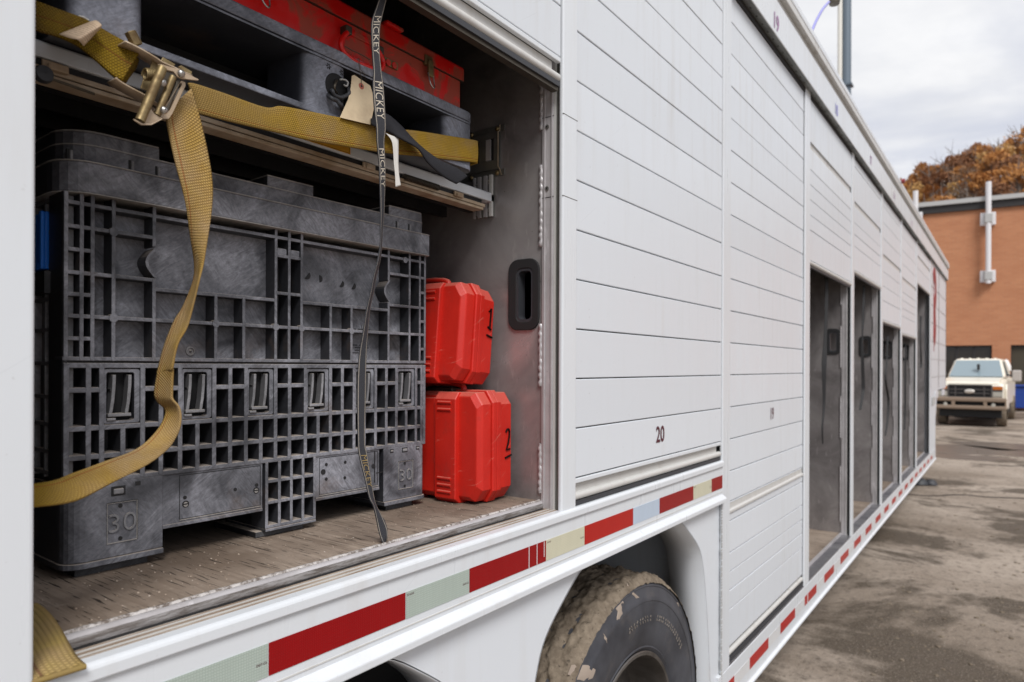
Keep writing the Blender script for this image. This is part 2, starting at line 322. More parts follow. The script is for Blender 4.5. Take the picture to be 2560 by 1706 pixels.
def blackweb(name, edge):
    a = Mt(name, rough=.7, spec=.25); sp = nd(a.t, 'ShaderNodeSeparateXYZ', {0: a.uv}); u, v = sp.outputs[0], sp.outputs[1]
    d_ = mth(a.t, 'ADD', mth(a.t, 'DIVIDE', u, .0018), mth(a.t, 'MULTIPLY', v, 6.)); w1 = mth(a.t, 'ADD', mth(a.t, 'MULTIPLY', mth(a.t, 'SINE', mth(a.t, 'MULTIPLY', d_, 2 * math.pi)), .5), .5)
    c = a.mix(w1, (.012, .012, .015), (.075, .078, .09) if edge else (.03, .03, .036))
    if edge:
        e = mth(a.t, 'LESS_THAN', mth(a.t, 'ABSOLUTE', mth(a.t, 'SUBTRACT', mth(a.t, 'ABSOLUTE', mth(a.t, 'SUBTRACT', v, .5)), .42)), .045)
        dash = mth(a.t, 'ADD', mth(a.t, 'MULTIPLY', mth(a.t, 'SINE', mth(a.t, 'MULTIPLY', u, 2 * math.pi / .0022)), .35), .55)
        c = a.mix(mth(a.t, 'MULTIPLY', e, dash), c, (.50, .44, .36))
    a.set('Base Color', c); return a.bump(w1, .0006, .6).m
M['pull'] = blackweb('black_webbing_pale_edges', True); M['blackweb'] = blackweb('plain_black_webbing', False)
M['thread'] = Mt('pale_woven_thread', (.66, .59, .48), .8).m
M['threadgold'] = Mt('gold_woven_thread', (.33, .23, .09), .8).m
M['whiteribbon'] = Mt('white_cloth_tape', (.62, .60, .56), .8).m
a = Mt('manila_card', rough=.75); a.set('Base Color', a.mix(a.rmp(a.nz(22, 5, .6), (.45, 0.), (.75, 1.)), (.74, .60, .40), (.55, .42, .27))); a.bump(a.nz(60, 3), .0006, .4); M['manila'] = a.m
M['eyelet'] = Mt('red_card_washer', (.45, .12, .08), .6).m
a = Mt('creased_paper_label', rough=.75); ln = nd(a.t, 'ShaderNodeSeparateXYZ', {0: a.uv})
rows = mth(a.t, 'GREATER_THAN', mth(a.t, 'SINE', mth(a.t, 'MULTIPLY', ln.outputs[1], 75.)), .35); wd = a.rmp(nz(a.t, mul(a.t, a.uv, (900, 12, 1)), 1., 2), (.42, 0.), (.5, 1.))
ins_ = mth(a.t, 'MULTIPLY', mth(a.t, 'LESS_THAN', mth(a.t, 'ABSOLUTE', mth(a.t, 'SUBTRACT', ln.outputs[1], .5)), .36), 1.)
a.set('Base Color', a.mix(mth(a.t, 'MULTIPLY', mth(a.t, 'MULTIPLY', rows, wd), mth(a.t, 'MULTIPLY', ins_, .5)), a.mix(a.nz(30, 4), (.60, .47, .34), (.48, .34, .22)), (.12, .07, .05))); M['paper'] = a.m
M['ink'] = Mt('black_marker_ink', (.008, .004, .004), .7, 0., .1).m
M['maroon'] = Mt('maroon_vinyl', (.075, .008, .018), .5).m
M['palenum'] = Mt('faded_purple_vinyl', (.36, .20, .36), .5).m
M['bluenum'] = Mt('faded_blue_vinyl', (.30, .30, .62), .5).m
def retro(name, c1, c2, sc_=.0042):
    a = Mt(name, rough=.3, spec=.3); br = nd(a.t, 'ShaderNodeTexChecker', {'Vector': a.o, 'Scale': 1 / sc_})
    sp = nd(a.t, 'ShaderNodeSeparateXYZ', {0: a.o})
    gx = mth(a.t, 'SINE', mth(a.t, 'MULTIPLY', sp.outputs[0], 2 * math.pi / sc_)); gz = mth(a.t, 'SINE', mth(a.t, 'MULTIPLY', sp.outputs[2], 2 * math.pi / sc_))
    g = mth(a.t, 'MAXIMUM', gx, gz); f = a.rmp(g, (.6, 0.), (.97, 1.))
    a.set('Base Color', a.mix(a.rmp(a.nz(12, 5, .6, (4, 4, 1)), (.35, 0.), (.8, .6)), a.mix(f, c1, c2), tuple(x * .86 for x in c1))); return a.bump(g, .0004, .3).m
M['tapered'] = retro('red_reflective_tape', (.27, .001, .003), (.24, .001, .003))
M['tapebright'] = retro('bright_red_reflective_tape', (.42, .010, .006), (.37, .008, .005))
M['tapegreenglint'] = retro('white_tape_green_glint', (.40, .46, .41), (.31, .37, .33))  # white tape; greenish tint of its reflected light put into the colour
M['tapecreamglint'] = retro('white_tape_cream_glint', (.58, .56, .42), (.52, .50, .38))  # white tape, aged cream, its reflected tint also in the colour
M['tapeblueglint'] = retro('white_tape_blue_glint', (.48, .56, .66), (.42, .50, .60))  # white tape; bluish reflection painted into the colour
M['tapewhite'] = retro('white_reflective_tape', (.66, .66, .66), (.60, .60, .60))
a = Mt('tyre_rubber', rough=.6, spec=.35); n1 = a.nz(6, 5, .6); n2 = a.nz(3, 3)
cc = a.mix(a.rmp(n1, (.3, 0.), (.7, 1.)), (.030, .031, .037), (.075, .078, .09)); cc = a.mix(a.rmp(a.nz(9, 6, .65), (.54, 0.), (.80, .3)), cc, (.20, .165, .135)); a.set('Base Color', cc); a.bump(a.nz(60, 3), .0006, .3); M['tyre'] = a.m
a = Mt('dried_mud', rough=.95, spec=.1); n1 = a.nz(22, 6, .65); n2 = a.nz(75, 4, .6)
cc = a.mix(a.rmp(n1, (.35, 0.), (.65, 1.)), (.25, .205, .155), (.135, .107, .08)); cc = a.mix(a.rmp(n2, (.60, 0.), (.70, .8)), cc, (.045, .038, .032)); a.set('Base Color', cc); a.bump(n2, .005, 1.); M['mud'] = a.m
M['crackm'] = Mt('damp_crack', (.05, .04, .032), .9).m; M['water'] = Mt('muddy_water', (.115, .10, .085), .30, 0., .5).m
M['splash'] = Mt('pale_dried_mud', (.33, .27, .22), .9).m; M['tyreletter'] = Mt('dust_caught_rubber', (.20, .175, .15), .8).m
M['rim'] = alu('dull_wheel_steel', (.17, .16, .15), (.05, .042, .035), .45, .6)
a = Mt('muddy_yard', rough=.95, spec=.2)
n1 = a.nz(.42, 7, .6, (1.5, .8, 1), .3); n2 = a.nz(.62, 8, .66, (1.1, .9, 1), .4); n3 = a.nz(14, 6, .65); n4 = a.nz(90, 3, .7)
cc = a.mix(a.rmp(n1, (.38, 0.), (.60, 1.)), (.42, .355, .295), (.235, .19, .15)); cc = a.mix(a.rmp(n2, (.505, 0.), (.575, .92)), cc, (.082, .064, .047)); cc = a.mix(a.rmp(n3, (.52, 0.), (.70, .75)), cc, (.085, .068, .054)); cc = a.mix(a.rmp(n4, (.56, 0.), (.70, .7)), cc, (.46, .40, .34)); n5 = a.nz(34, 5, .7); cc = a.mix(a.rmp(n5, (.60, 0.), (.68, .8)), cc, (.05, .042, .034))
a.set('Base Color', cc); a.set('Roughness', a.rmp(n2, (.5, .95), (.66, .6))); a.bump(mth(a.t, 'ADD', mth(a.t, 'MULTIPLY', n2, 1.), mth(a.t, 'ADD', mth(a.t, 'MULTIPLY', n3, .4), mth(a.t, 'MULTIPLY', n5, .2))), .05, .8); M['ground'] = a.m
a = Mt('orange_brick', rough=.85); gy = nd(a.t, 'ShaderNodeCombineXYZ', {0: nd(a.t, 'ShaderNodeSeparateXYZ', {0: a.o}).outputs[1], 1: nd(a.t, 'ShaderNodeSeparateXYZ', {0: a.o}).outputs[2], 2: 0.}).outputs[0]
bk = nd(a.t, 'ShaderNodeTexBrick', {'Vector': gy, 'Color1': (.49, .215, .105, 1), 'Color2': (.43, .18, .088, 1), 'Mortar': (.44, .225, .125, 1), 'Scale': 1., 'Mortar Size': .012, 'Brick Width': .30, 'Row Height': .10})
a.set('Base Color', a.mix(a.rmp(a.nz(.7, 5, .6, (1, 1, 3)), (.4, 0.), (.7, .4)), bk.outputs[0], (.36, .135, .062))); M['brick'] = a.m
M['cap'] = Mt('grey_coping', (.42, .42, .41), .6).m; M['darkband'] = Mt('black_fascia', (.018, .016, .016), .6).m
M['bwin'] = Mt('dark_window_glass', (.02, .016, .012), .2).m; M['bdoor'] = Mt('dark_bronze_shutter', (.05, .04, .022), .6).m
M['pipe'] = Mt('white_pipe', (.70, .69, .70), .5).m; M['poleg'] = Mt('galvanised_pole', (.13, .165, .20), .5, .2).m; M['cream'] = Mt('cream_side_tube', (.72, .70, .64), .5).m
M['carpaint'] = Mt('cream_car_paint', (.78, .73, .62), .25).m; M['carglass'] = Mt('windscreen_painted_reflection', (.22, .28, .31), .06, 0., .9).m  # pale windscreen base colour carries the sky reflection
M['chrome'] = Mt('dusty_chrome', (.42, .36, .31), .35, .6).m; M['grillegrey'] = Mt('grille_grey', (.11, .10, .095), .5, .2).m
M['bumper'] = Mt('muddy_bumper', (.24, .175, .125), .7).m; M['amber'] = Mt('amber_lens', (.5, .13, .01), .3).m; M['lamp'] = Mt('clear_lens', (.42, .40, .35), .2).m
M['blue'] = Mt('blue_plastic', (.010, .045, .26), .4).m; M['mirror'] = Mt('grey_mirror_shell', (.44, .40, .37), .5).m; M['emblem'] = Mt('silver_emblem', (.66, .62, .56), .3, .5).m
M['cardblue'] = Mt('blue_card_holder', (.008, .15, .62), .35).m
M['redlogo'] = Mt('red_vinyl', (.26, .03, .035), .5).m
M['sticker'] = Mt('orange_sticker', (.66, .32, .02), .5).m
M['jug'] = Mt('bright_white_plastic', (.8, .78, .74), .5).m
M['wire'] = Mt('dark_wire', (.10, .075, .055), .5, .5).m
def leafm(name, c1, c2):
    a = Mt(name, rough=.85, spec=.1); a.set('Base Color', a.mix(a.rmp(a.nz(1.1, 3), (.35, 0.), (.65, 1.)), c1, c2)); return a.m
LEAF = [leafm('rust_leaves', (.34, .165, .08), (.22, .11, .065)), leafm('orange_leaves', (.52, .25, .085), (.36, .165, .06)), leafm('brown_leaves', (.25, .155, .095), (.16, .105, .07)), leafm('golden_leaves', (.58, .36, .14), (.42, .24, .09)), leafm('bare_twigs', (.30, .24, .19), (.20, .165, .14))]
M['bark'] = Mt('grey_brown_bark', (.19, .155, .13), .9).m
M['hill'] = leafm('leaf_litter_hillside', (.28, .19, .13), (.20, .145, .105))

# ================================================================== SETTING
def structure(name, b, m, **k): return tag(b.build(name, m, **k), kind='structure')
g = MB(); g.add([(-60, -90, 0), (300, -90, 0), (300, 90, 0), (-60, 90, 0)], [(0, 1, 2, 3)]); structure('ground', g, M['ground'])

# ================================================================== TRAILER
T = thing('beverage_trailer', (6.4, 1.2, 0), 'long white side-loading trailer with numbered roll-up doors, some raised', 'trailer')
PX0 = [(.243, .313), (1.452, 1.522), (2.633, 2.724), (3.952, 4.062), (5.312, 5.40), (6.677, 6.765), (8.016, 8.10), (9.435, 9.52), (11.17, 11.28)]
SILL, FLOOR_HI, RAIL0, SILL_LO = 1.388, 1.405, .386, .569
# posts with their rounded fronts
for i, (a0, a1) in enumerate(PX0):
    z0 = SILL - .004 if i < 2 else .5525
    if i == 0: z0 = 1.352; a1 -= .008
    o = MB().box(a0, a1, 0 if i else -.017, .013, z0, 3.29).build('door_post', M['frame'], T, bevel=.005, seg=3)
    o['world_off'] = T['world_off']
    if i >= 2:
        MB().box(a0 + .01, a1 - .01, .0135, .03, SILL_LO, 3.29).build('backing_strip', M['black'], o)
# header, cornice and roof edge
MB().prism([(-.03, 3.282), (.09, 3.282), (.09, 3.447), (-.03, 3.447)], 0, -1.3, 14.1).build('header_rail', M['frame'], T, bevel=.003)
MB().box(-1.3, 14.1, -.022, .09, 3.448, 3.482).build('gutter_channel', M['oldwhite'], T)
MB().prism([(-.046, 3.484), (.05, 3.484), (.05, 3.523), (-.046, 3.520)], 0, -1.3, 14.1).build('gutter_rail', M['oldwhite'], T, bevel=.003)
MB().box(-1.3, 14.12, -.026, .09, 3.5245, 3.532).build('roof_seam', M['darksteel'], T)
MB().prism([(-.042, 3.534), (.3, 3.534), (.3, 3.60), (.0, 3.585), (-.042, 3.572)], 0, -1.3, 14.13).build('roof_edge', M['frame'], T, bevel=.006)
MB().box(-1.3, 14.13, .3, 2.5, 3.56, 3.60).build('roof', M['frame'], T)
MB().box(-1.3, 14.1, -.0285, .002, 3.2775, 3.2815).build('header_underside', M['track'], T); MB().box(-1.3, 11.17, .0025, .02, 3.256, 3.2815).build('door_top_shade', M['black'], T)  # black strip before the door tops stands in for the header's shade
hd = MB()
for k in range(150): hd.box(1.4 + .085 * k, 1.4 + .085 * k + .012, -.012, -.006, 3.2766, 3.2775)
hd.build('drain_hole', M['black'], T)['kind'] = 'stuff'
# hidden shell that keeps the bays dark, and the far side
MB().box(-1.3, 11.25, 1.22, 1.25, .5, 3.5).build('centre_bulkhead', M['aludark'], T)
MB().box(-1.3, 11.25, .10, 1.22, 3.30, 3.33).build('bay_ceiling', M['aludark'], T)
MB().box(-1.3, 14.13, 2.46, 2.5, .4, 3.56).build('far_side_wall', M['white'], T)
MB().box(-1.34, -1.3, 0, 2.5, .4, 3.56).build('rear_wall', M['white'], T)
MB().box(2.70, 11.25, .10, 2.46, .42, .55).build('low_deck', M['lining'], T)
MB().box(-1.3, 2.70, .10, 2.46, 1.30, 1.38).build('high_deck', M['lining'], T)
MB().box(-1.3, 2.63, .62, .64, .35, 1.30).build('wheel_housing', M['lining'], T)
MB().box(2.60, 2.63, .02, 2.4, .39, 1.30).build('housing_end', M['white'], T)
# upper sill over the wheels: fascia, lip, ledge, drip flange
X0, X1 = -1.3, 2.633
MB().box(X0, X1, 0, .03, 1.2295, 1.372).build('side_rail', M['frame'], T)
MB().prism([(-.007, 1.366), (.02, 1.366), (.02, 1.3885), (.0, 1.3885), (-.005, 1.386), (-.007, 1.381)], 0, X0, X1).build('sill_lip', M['frame'], T, bevel=.002)
led = MB().box(X0, X1, .0205, .061, 1.372, 1.3875); ob = led.build('sill_ledge', M['dustsill'], T)
for yy in (.0285, .043): MB().box(X0, X1, yy - .0013, yy + .0013, 1.3876, 1.3892).build('sill_ridge', M['oldwhite'], T)
MB().prism([(-.018, 1.229), (.012, 1.229), (.012, 1.262), (-.003, 1.256), (-.018, 1.244)], 0, X0, X1).build('drip_flange', M['frame'], T, bevel=.0025)
MB().box(X0, X1, -.0012, .002, 1.266, 1.2685).build('fold_line', M['oldwhite'], T)
wl = MB(); x = X0
while x < X1 - .05:                                               # caulk line under the flange, broken and lumpy
    ln_ = random.uniform(.03, .14); n_ = max(3, int(ln_ / .012))
    if random.random() < .8: wl.tube([(x + ln_ * k / n_, .0115 + random.uniform(-.002, .001), 1.2265 + random.uniform(-.002, .0015)) for k in range(n_ + 1)], [random.uniform(.0025, .0055) for _ in range(n_ + 1)], 6)
    x += ln_ + random.uniform(0, .03)
wl.build('caulk_line', M['cap'], T, smooth=60)
# wheel skirt with its two arches
half = [(.328, 1.222), (.42, 1.166), (.511, 1.092), (.551, 1.015), (.579, .905), (.605, .74), (.625, .58), (.640, .40)]
def arch(cx):
    r_ = catmull([(cx + .16, 1.2255, 0), (cx + .25, 1.218, 0)] + [(cx + a_, b_ - .004, 0) for a_, b_ in half], 4)
    rp = [(p.x, p.y) for p in r_]; return rp, [(2 * cx - p[0], p[1]) for p in rp]
r1, l1 = arch(1.91); r0, l0 = arch(.54)
poly = [(X0, .40), (X0, 1.228), (X1, 1.228), (X1, .40)] + r1[::-1] + l1 + r0[::-1] + l0
MB().prism(poly, 1, .012, .018).add([], []).build('wheel_skirt', M['white'], T)
for rp, lp in ((r1, l1), (r0, l0)):
    path = rp[::-1] + lp; b = MB(); n_ = len(path)
    for yy in (.012, .15): b.v += [(p[0], yy, p[1]) for p in path]
    b.f += [(k, k + 1, n_ + k + 1, n_ + k) for k in range(n_ - 1)]
    solid(b.build('arch_liner', M['white'], T, smooth=50), .004)
ab = MB(); ab.tube([(1.93 + .31 * k / 14, .010, 1.2275 + random.uniform(-.001, .001)) for k in range(15)], [random.uniform(.004, .006) for _ in range(15)], 6); ab.build('arch_weld', M['frame'], T, smooth=60)
sm = MB()
for k in range(70): z = .42 + .8 * k / 70; sm.box(X1 - .006 + random.uniform(-.003, .003), X1 + .002, -.001, .004, z, z + random.uniform(.004, .011))
sm.build('weld_seam', M['cap'], T)['kind'] = 'stuff'
# reflective tape on the upper rail
ZT0, ZT1 = 1.282, 1.3315
def px_x(px, py): return onY(px, py, 0).x
segs = [(2.511, 2.630, 'tapered'), (2.328, 2.511, 'tapecreamglint'), (px_x(1648, 1320), 2.328, 'tapered'), (px_x(1582, 1350), px_x(1648, 1320), 'tapeblueglint'), (px_x(1460.4, 1400), px_x(1582, 1350), 'tapebright'),
        (px_x(1364, 1430), px_x(1460.4, 1400), 'tapecreamglint'), (px_x(1172.5, 1490), px_x(1364, 1430), 'tapered'), (px_x(1013, 1550), px_x(1172.5, 1490), 'tapegreenglint'), (px_x(670, 1670), px_x(1013, 1550), 'tapered'), (.33, px_x(670, 1670), 'tapegreenglint'), (.05, .33, 'tapered')]
for a0, a1, m in segs:
    o = MB().box(a0 + .0008, a1 - .0008, -.0012, -.0002, ZT0, ZT1).build('reflective_tape', M[m], T); o['world_off'] = T['world_off']
    if m == 'tapegreenglint' or (m == 'tapecreamglint' and a0 > 1):
        t_ = MB(); ex, ez = Vector((1, 0, 0)), Vector((0, 0, 1))
        lettering(t_, 'DOT-C2', (a1 - .012, -.0016, ZT0 + .022), ex, ez, .0036, 1.); lettering(t_, 'DOT-C2', (a0 + .012, -.0016, ZT1 - .006), -ex, -ez, .0036, 1.)
        t_.build('tape_lettering', M['maroon'], o)
    if m == 'tapered' and abs(a0 - px_x(1172.5, 1490)) < .001:
        for q, zl in ((.745, 0), (.86, 0), (.965, .012)): MB().box(a0 + (a1 - a0) * q, a0 + (a1 - a0) * q + .0022, -.0018, -.0013, ZT0 + zl, ZT1).build('scratch', M['tapewhite'], o)
# low side rail with the alternating rear tape
MB().prism([(-.012, RAIL0), (.03, RAIL0), (.03, .552), (.0, .552), (.0, .402), (-.012, .396)], 0, 2.60, 12.1).build('low_side_rail', M['frame'], T, bevel=.002)
MB().box(2.724, 11.17, .002, .06, .553, .562).build('low_sill_ledge', M['alu'], T)
for k in range(19):
    x = 2.498 + .487 * k
    if x + .28 > 12.05: break
    MB().box(max(x, 2.64), x + .281, -.0012, -.0002, .448, .497).build('reflective_tape', M['tapebright'], T)
    if x + .487 < 12.05: MB().box(x + .282, x + .486, -.0012, -.0002, .448, .497).build('reflective_tape', M['tapewhite'], T)
    if k == 3: MB().box(x + .06, x + .075, -.0018, -.0013, .448, .497).build('scratch', M['tapewhite'], T)
# roll-up doors: every slat a piece
slat_mesh = {}
def slat(x0, x1, z0, z1, parent, y=.004):
    key = (round(x1 - x0, 3), round(z1 - z0, 3))
    if key not in slat_mesh:
        o = MB().prism([(.0, .0018), (.0006, .0006), (.0018, 0), (.010, 0), (.010, z1 - z0), (.0018, z1 - z0), (.0006, z1 - z0 - .0006), (.0, z1 - z0 - .0018)], 0, 0, x1 - x0).build('slat', M['white'], None); slat_mesh[key] = o
    else: o = dup(slat_mesh[key])
    o.parent = parent; o.location = Vector((x0, y + random.uniform(-.0006, .0006), z0)) - Vector(T['world_off']); return o
def door(x0, x1, z0, joints, y=.004, ztop=3.29, backing=True):
    """joints: heights of the slat joints from the bottom up"""
    d_ = MB().box(x0, x1 - .006, y + .0105, y + .015, joints[0], ztop).build('roll_up_door_shade_backing', M['black'], T)  # black sheet behind the slats stands in for shade in the joints
    d_['world_off'] = T['world_off']
    for a_, b_ in zip(joints, joints[1:]): slat(x0 + .001, x1 - .008, a_ + .0016, b_ - .0016, d_, y)
    return d_
def bottom_bar(d_, x0, x1, zb, y=.002, rub=.012):
    """grip bar, recess, rounded roller bar and rubber seal under a door's last slat; zb = top of the grip bar"""
    MB().prism([(y, zb - .014), (y + .012, zb - .014), (y + .012, zb - .0015), (y, zb - .0015)], 0, x0, x1 - .008).build('grip_bar', M['frame'], d_, bevel=.002)
    MB().prism([(y + .013, zb - .040), (y + .02, zb - .040), (y + .02, zb - .0145), (y + .013, zb - .0145)], 0, x0, x1 - .03).build('grip_recess', M['oldwhite'], d_)
    MB().tube([(x0, y + .011, zb - .049), (x1 - .008, y + .011, zb - .049)], .0105, 14).build('roller_bar', M['oldwhite'], d_, smooth=50)
    MB().box(x0, x1 - .006, y + .004, y + .02, zb - .060 - rub, zb - .060).build('rubber_seal', M['rubber'], d_)
P_ = .1286
def up_from(z0, pitch, ztop=3.30):
    j = [z0]
    while j[-1] + pitch < ztop: j.append(j[-1] + pitch)
    return j + [ztop]
d21 = door(.313, 1.452, 2.5, up_from(2.521, P_)); bottom_bar(d21, .313, 1.452, 2.521)
MB().box(.32, 1.447, .012, .03, 2.44, 2.449).build('seal_lip', M['darksteel'], d21)
d20 = door(1.522, 2.633, 1.46, up_from(1.4625, P_)); bottom_bar(d20, 1.522, 2.633, 1.4625)
t_ = MB(); lettering(t_, '20', (2.052, .0024, 1.536), (1, 0, 0), (0, 0, 1), .053, .92); t_.build('door_number', M['maroon'], d20)
d22 = door(-1.3, .243, 1.46, up_from(1.4625, P_))
z938 = onY(1826.5, 938, 0).z; p19 = z938 - onY(1826.5, 1019, 0).z
d19 = door(2.724, 3.952, 1.2, sorted([z938 + p19 * k for k in range(-5, 20) if 1.2 < z938 + p19 * k < 3.25] + [1.208, 3.29]), y=.010)
MB().prism([(.004, 1.163), (.02, 1.163), (.02, 1.206), (.012, 1.206), (.012, 1.178), (.004, 1.174)], 0, 2.726, 3.944).build('grip_bar', M['oldwhite'], d19, bevel=.002)
d19b = door(2.724, 3.952, .62, [.62, .77, .848, .923, 1.001, 1.129, 1.161], y=.010, ztop=1.161)
MB().tube([(2.726, .016, .598), (3.944, .016, .598)], .012, 14).build('roller_bar', M['oldwhite'], d19b, smooth=50)
t_ = MB(); q = onY(1930, 1034, .01); lettering(t_, '19', (q.x, .0085, q.z), (1, 0, 0), (0, 0, 1), .058, .85); t_.build('door_number', M['maroon'], d19)
MB().box(2.726, 3.95, .004, .04, .569, .583).build('rubber_seal', M['rubber'], d19b)
# raised doors of the far bays: bottom heights read off the photograph
for i, (pL, pR, midp) in enumerate([((2025, 650), (2120, 706), 2.92), ((2139, 676), (2199, 714), 2.84), ((2209.6, 800), (2251, 818), 2.70), ((2259.5, 833), (2289, 850), 2.62), ((2297.5, 708), (2323, 730), 2.95)]):
    x0, x1 = PX0[3 + i][1], PX0[4 + i][0]; zb = onY(pL[0], pL[1], .004).z
    nb = [zb, zb + .17]; k = zb + .17
    while k < midp - .1: k += .085 if i != 2 else .1286; nb.append(k)
    dd = door(x0, x1, zb, nb + [nb[-1] + .12], y=.006, ztop=nb[-1] + .12)
    zm = nb[-1] + .155
    MB().box(x0, x1 - .01, .014, .03, nb[-1] + .12, zm).build('sash_gap', M['oldwhite'], dd)
    ud = door(x0, x1, zm, up_from(zm, .25 if i < 2 else .14, 3.29), y=.006)
    MB().tube([(x0, .012, zb - .014), (x1 - .01, .012, zb - .014)], .013, 12).build('roller_bar', M['oldwhite'], dd, smooth=50)
    MB().box(x0, x1 - .01, .006, .02, zb - .04, zb - .027).build('rubber_seal', M['rubber'], dd)
# bay numbers on the header
for nme, px, py, m, hh in (('19', 1942, 57, 'palenum', .075), ('18', 2092, 275, 'bluenum', .07), ('17', 2178, 402, 'palenum', .07), ('16', 2236, 490, 'palenum', .06), ('15', 2280, 560, 'palenum', .06)):
    q = onY(px, py, -.032); t_ = MB(); lettering(t_, nme, (q.x, -.0322, min(max(q.z, 3.33), 3.40)), (1, 0, 0), (0, 0, 1), hh, 1.); t_.build('bay_number', M[m], T)
# front (towing) end
fr = MB().prism([(11.28, RAIL0), (12.1, RAIL0), (12.1, 1.0), (12.35, 1.30), (12.35, 1.412), (14.12, 1.412), (14.12, 3.29), (11.28, 3.29)], 1, .004, 2.46).build('front_body', M['white'], T); fr['world_off'] = T['world_off']
for xx in (11.29, 12.62, 14.09): MB().box(xx - .012, xx + .012, .0005, .0035, 1.45, 3.28).build('panel_seam', M['darksteel'], fr)
for k in range(6): MB().box(11.30, 14.08, .001, .0035, 1.62 + .26 * k, 1.624 + .26 * k).build('panel_joint', M['darksteel'], fr)
lg = MB(); sA = [(11.62, 3.05), (11.80, 3.14), (11.98, 3.05), (12.02, 2.80), (11.86, 2.72), (11.92, 2.5), (11.98, 2.30), (11.84, 2.22), (11.74, 2.30)]
lg.tube([(p.x, .003, p.z) for p in catmull([(a_, 0, b_) for a_, b_ in sA], 4)], .14, 4); lg.tube([(11.70, .003, 3.02), (11.72, .003, 2.25)], .045, 4); lg.disc((11.78, .003, 2.05), .055, 1, -.004, 12)
o = lg.build('red_emblem', M['redlogo'], fr); o.scale.y = .05; o.location.y = -1.138
for xx in (11.9, 13.2): MB().box(xx, xx + .5, -.01, .003, 1.30, 1.40).build('coupling_plate', M['frame'], fr, bevel=.01)
MB().box(11.45, 11.8, -.012, .003, 1.22, 1.34).build('lamp_recess', M['cap'], fr, bevel=.01)
MB().disc((7.6, -.044, 3.57), .022, 1, -.03, 12).build('marker_light', M['redlogo'], T)
lgm = MB().box(12.3, 12.7, .3, .45, .18, 1.42); lgm.box(12.2, 12.8, .25, .5, .0, .06); lgm.build('landing_leg', M['darksteel'], T)
wr = [onY(2025, 95, .02)]; wr = [onY(px, py, .02) for px, py in ((2024, 100), (2030, 78), (2042, 50), (2058, 22), (2072, 6))]
o = MB().tube(catmull(wr, 5), .008, 8).build('whip_aerial', M['bluenum'], T, smooth=60)
q = onY(2086, 4, .02); MB().lathe([(.001, -.025), (.03, -.02), (.035, .0), (.03, .02), (.001, .025)], q, 2, 14).build('aerial_knob', M['darksteel'], T, smooth=60)
# partitions, jambs, grab holes
def partition(xl, zf, i):
    """sheet with a rubber-lined hand hole; xl = its near (left) face"""
    b = MB(); y0, y1 = .070, 1.22; h = (.098, .150, 1.868, 2.008)
    b.box(xl, xl + .024, y0, h[0], zf, 3.30).box(xl, xl + .024, h[1], y1, zf, 3.30).box(xl, xl + .024, h[0], h[1], zf, h[2]).box(xl, xl + .024, h[0], h[1], h[3], 3.30)
    p = b.build('bay_partition', M['alupart'], T); p['world_off'] = T['world_off']
    MB().ring(rrect(.079, .177, 1.846, 2.033, .03), rrect(.098, .150, 1.868, 2.008, .016), 0, xl - .006, xl + .004).build('hand_hole_trim', M['black'], p, bevel=.002)
    MB().ring(rrect(.0975, .1505, 1.8675, 2.0085, .016), rrect(.1035, .1445, 1.8745, 2.0015, .012), 0, xl - .004, xl + .026).build('hand_hole_sleeve', M['rubber'], p)
    j = MB().box(xl - .006, xl + .035, .034, .070, zf, 3.29).build('jamb', M['alubright'], T, bevel=.002); j['world_off'] = T['world_off']
    MB().box(xl - .009, xl - .005, .0375, .0405, zf, 3.29).box(xl - .0085, xl - .005, .060, .0625, zf, 3.29).build('jamb_ridge', M['alubright'], j)
    MB().box(xl - .002, xl + .03, .0135, .0335, zf, 3.29).build('door_track', M['track'], j)
    MB().box(xl - .006, xl - .0015, .0285, .0335, zf, 3.29).build('track_lip', M['oldwhite'], j)
    wds = [(2.36, 2.62), (2.06, 2.27), (1.70, 1.86), (1.425, 1.552)] if i == 1 else [(zf + .1, zf + .5), (zf + .7, zf + 1.0), (zf + 1.2, zf + 1.5), (2.2, 2.5)]
    for a_, b_ in wds:
        n_ = int((b_ - a_) / .0045); wb = MB(); wb.tube([(xl - .002, .0735 + .0012 * math.sin(k * 1.3), a_ + (b_ - a_) * k / n_) for k in range(n_ + 1)], [.0042 + .0022 * abs(math.sin(k * .8)) + random.uniform(0, .0012) for k in range(n_ + 1)], 8); wb.build('weld_bead', M['alubright'], p, smooth=60)
    return p, j
PT, JB = partition(1.468, 1.385, 1)
for py in (319.5, 473):
    q = onX(1361, py, 1.462); MB().disc((1.4615, .0535, q.z), .0055, 0, -.002, 14).build('screw_head', M['track'], JB)
    MB().disc((1.4592, .0535, q.z), .0022, 0, -.0006, 10).build('screw_socket', M['black'], JB)
for py in (296, 496):
    q = onX(1361, py, 1.462); MB().box(1.4612, 1.4622, .034, .07, q.z, q.z + .0014).build('jamb_joint', M['black'], JB)
    pj = MB().box(1.452, 1.522, -.0006, .002, q.z - .004, q.z - .0028); pj.build('post_joint', M['darksteel'], T)
partition(.262, 1.385, 0)
for i in range(2, 9):
    if i == 8: MB().box(PX0[i][0] + .016, PX0[i][0] + .04, .07, 1.22, .55, 3.3).build('bay_partition', M['alupart'], T)
    else: partition(PX0[i][0] + .016, .55, i)
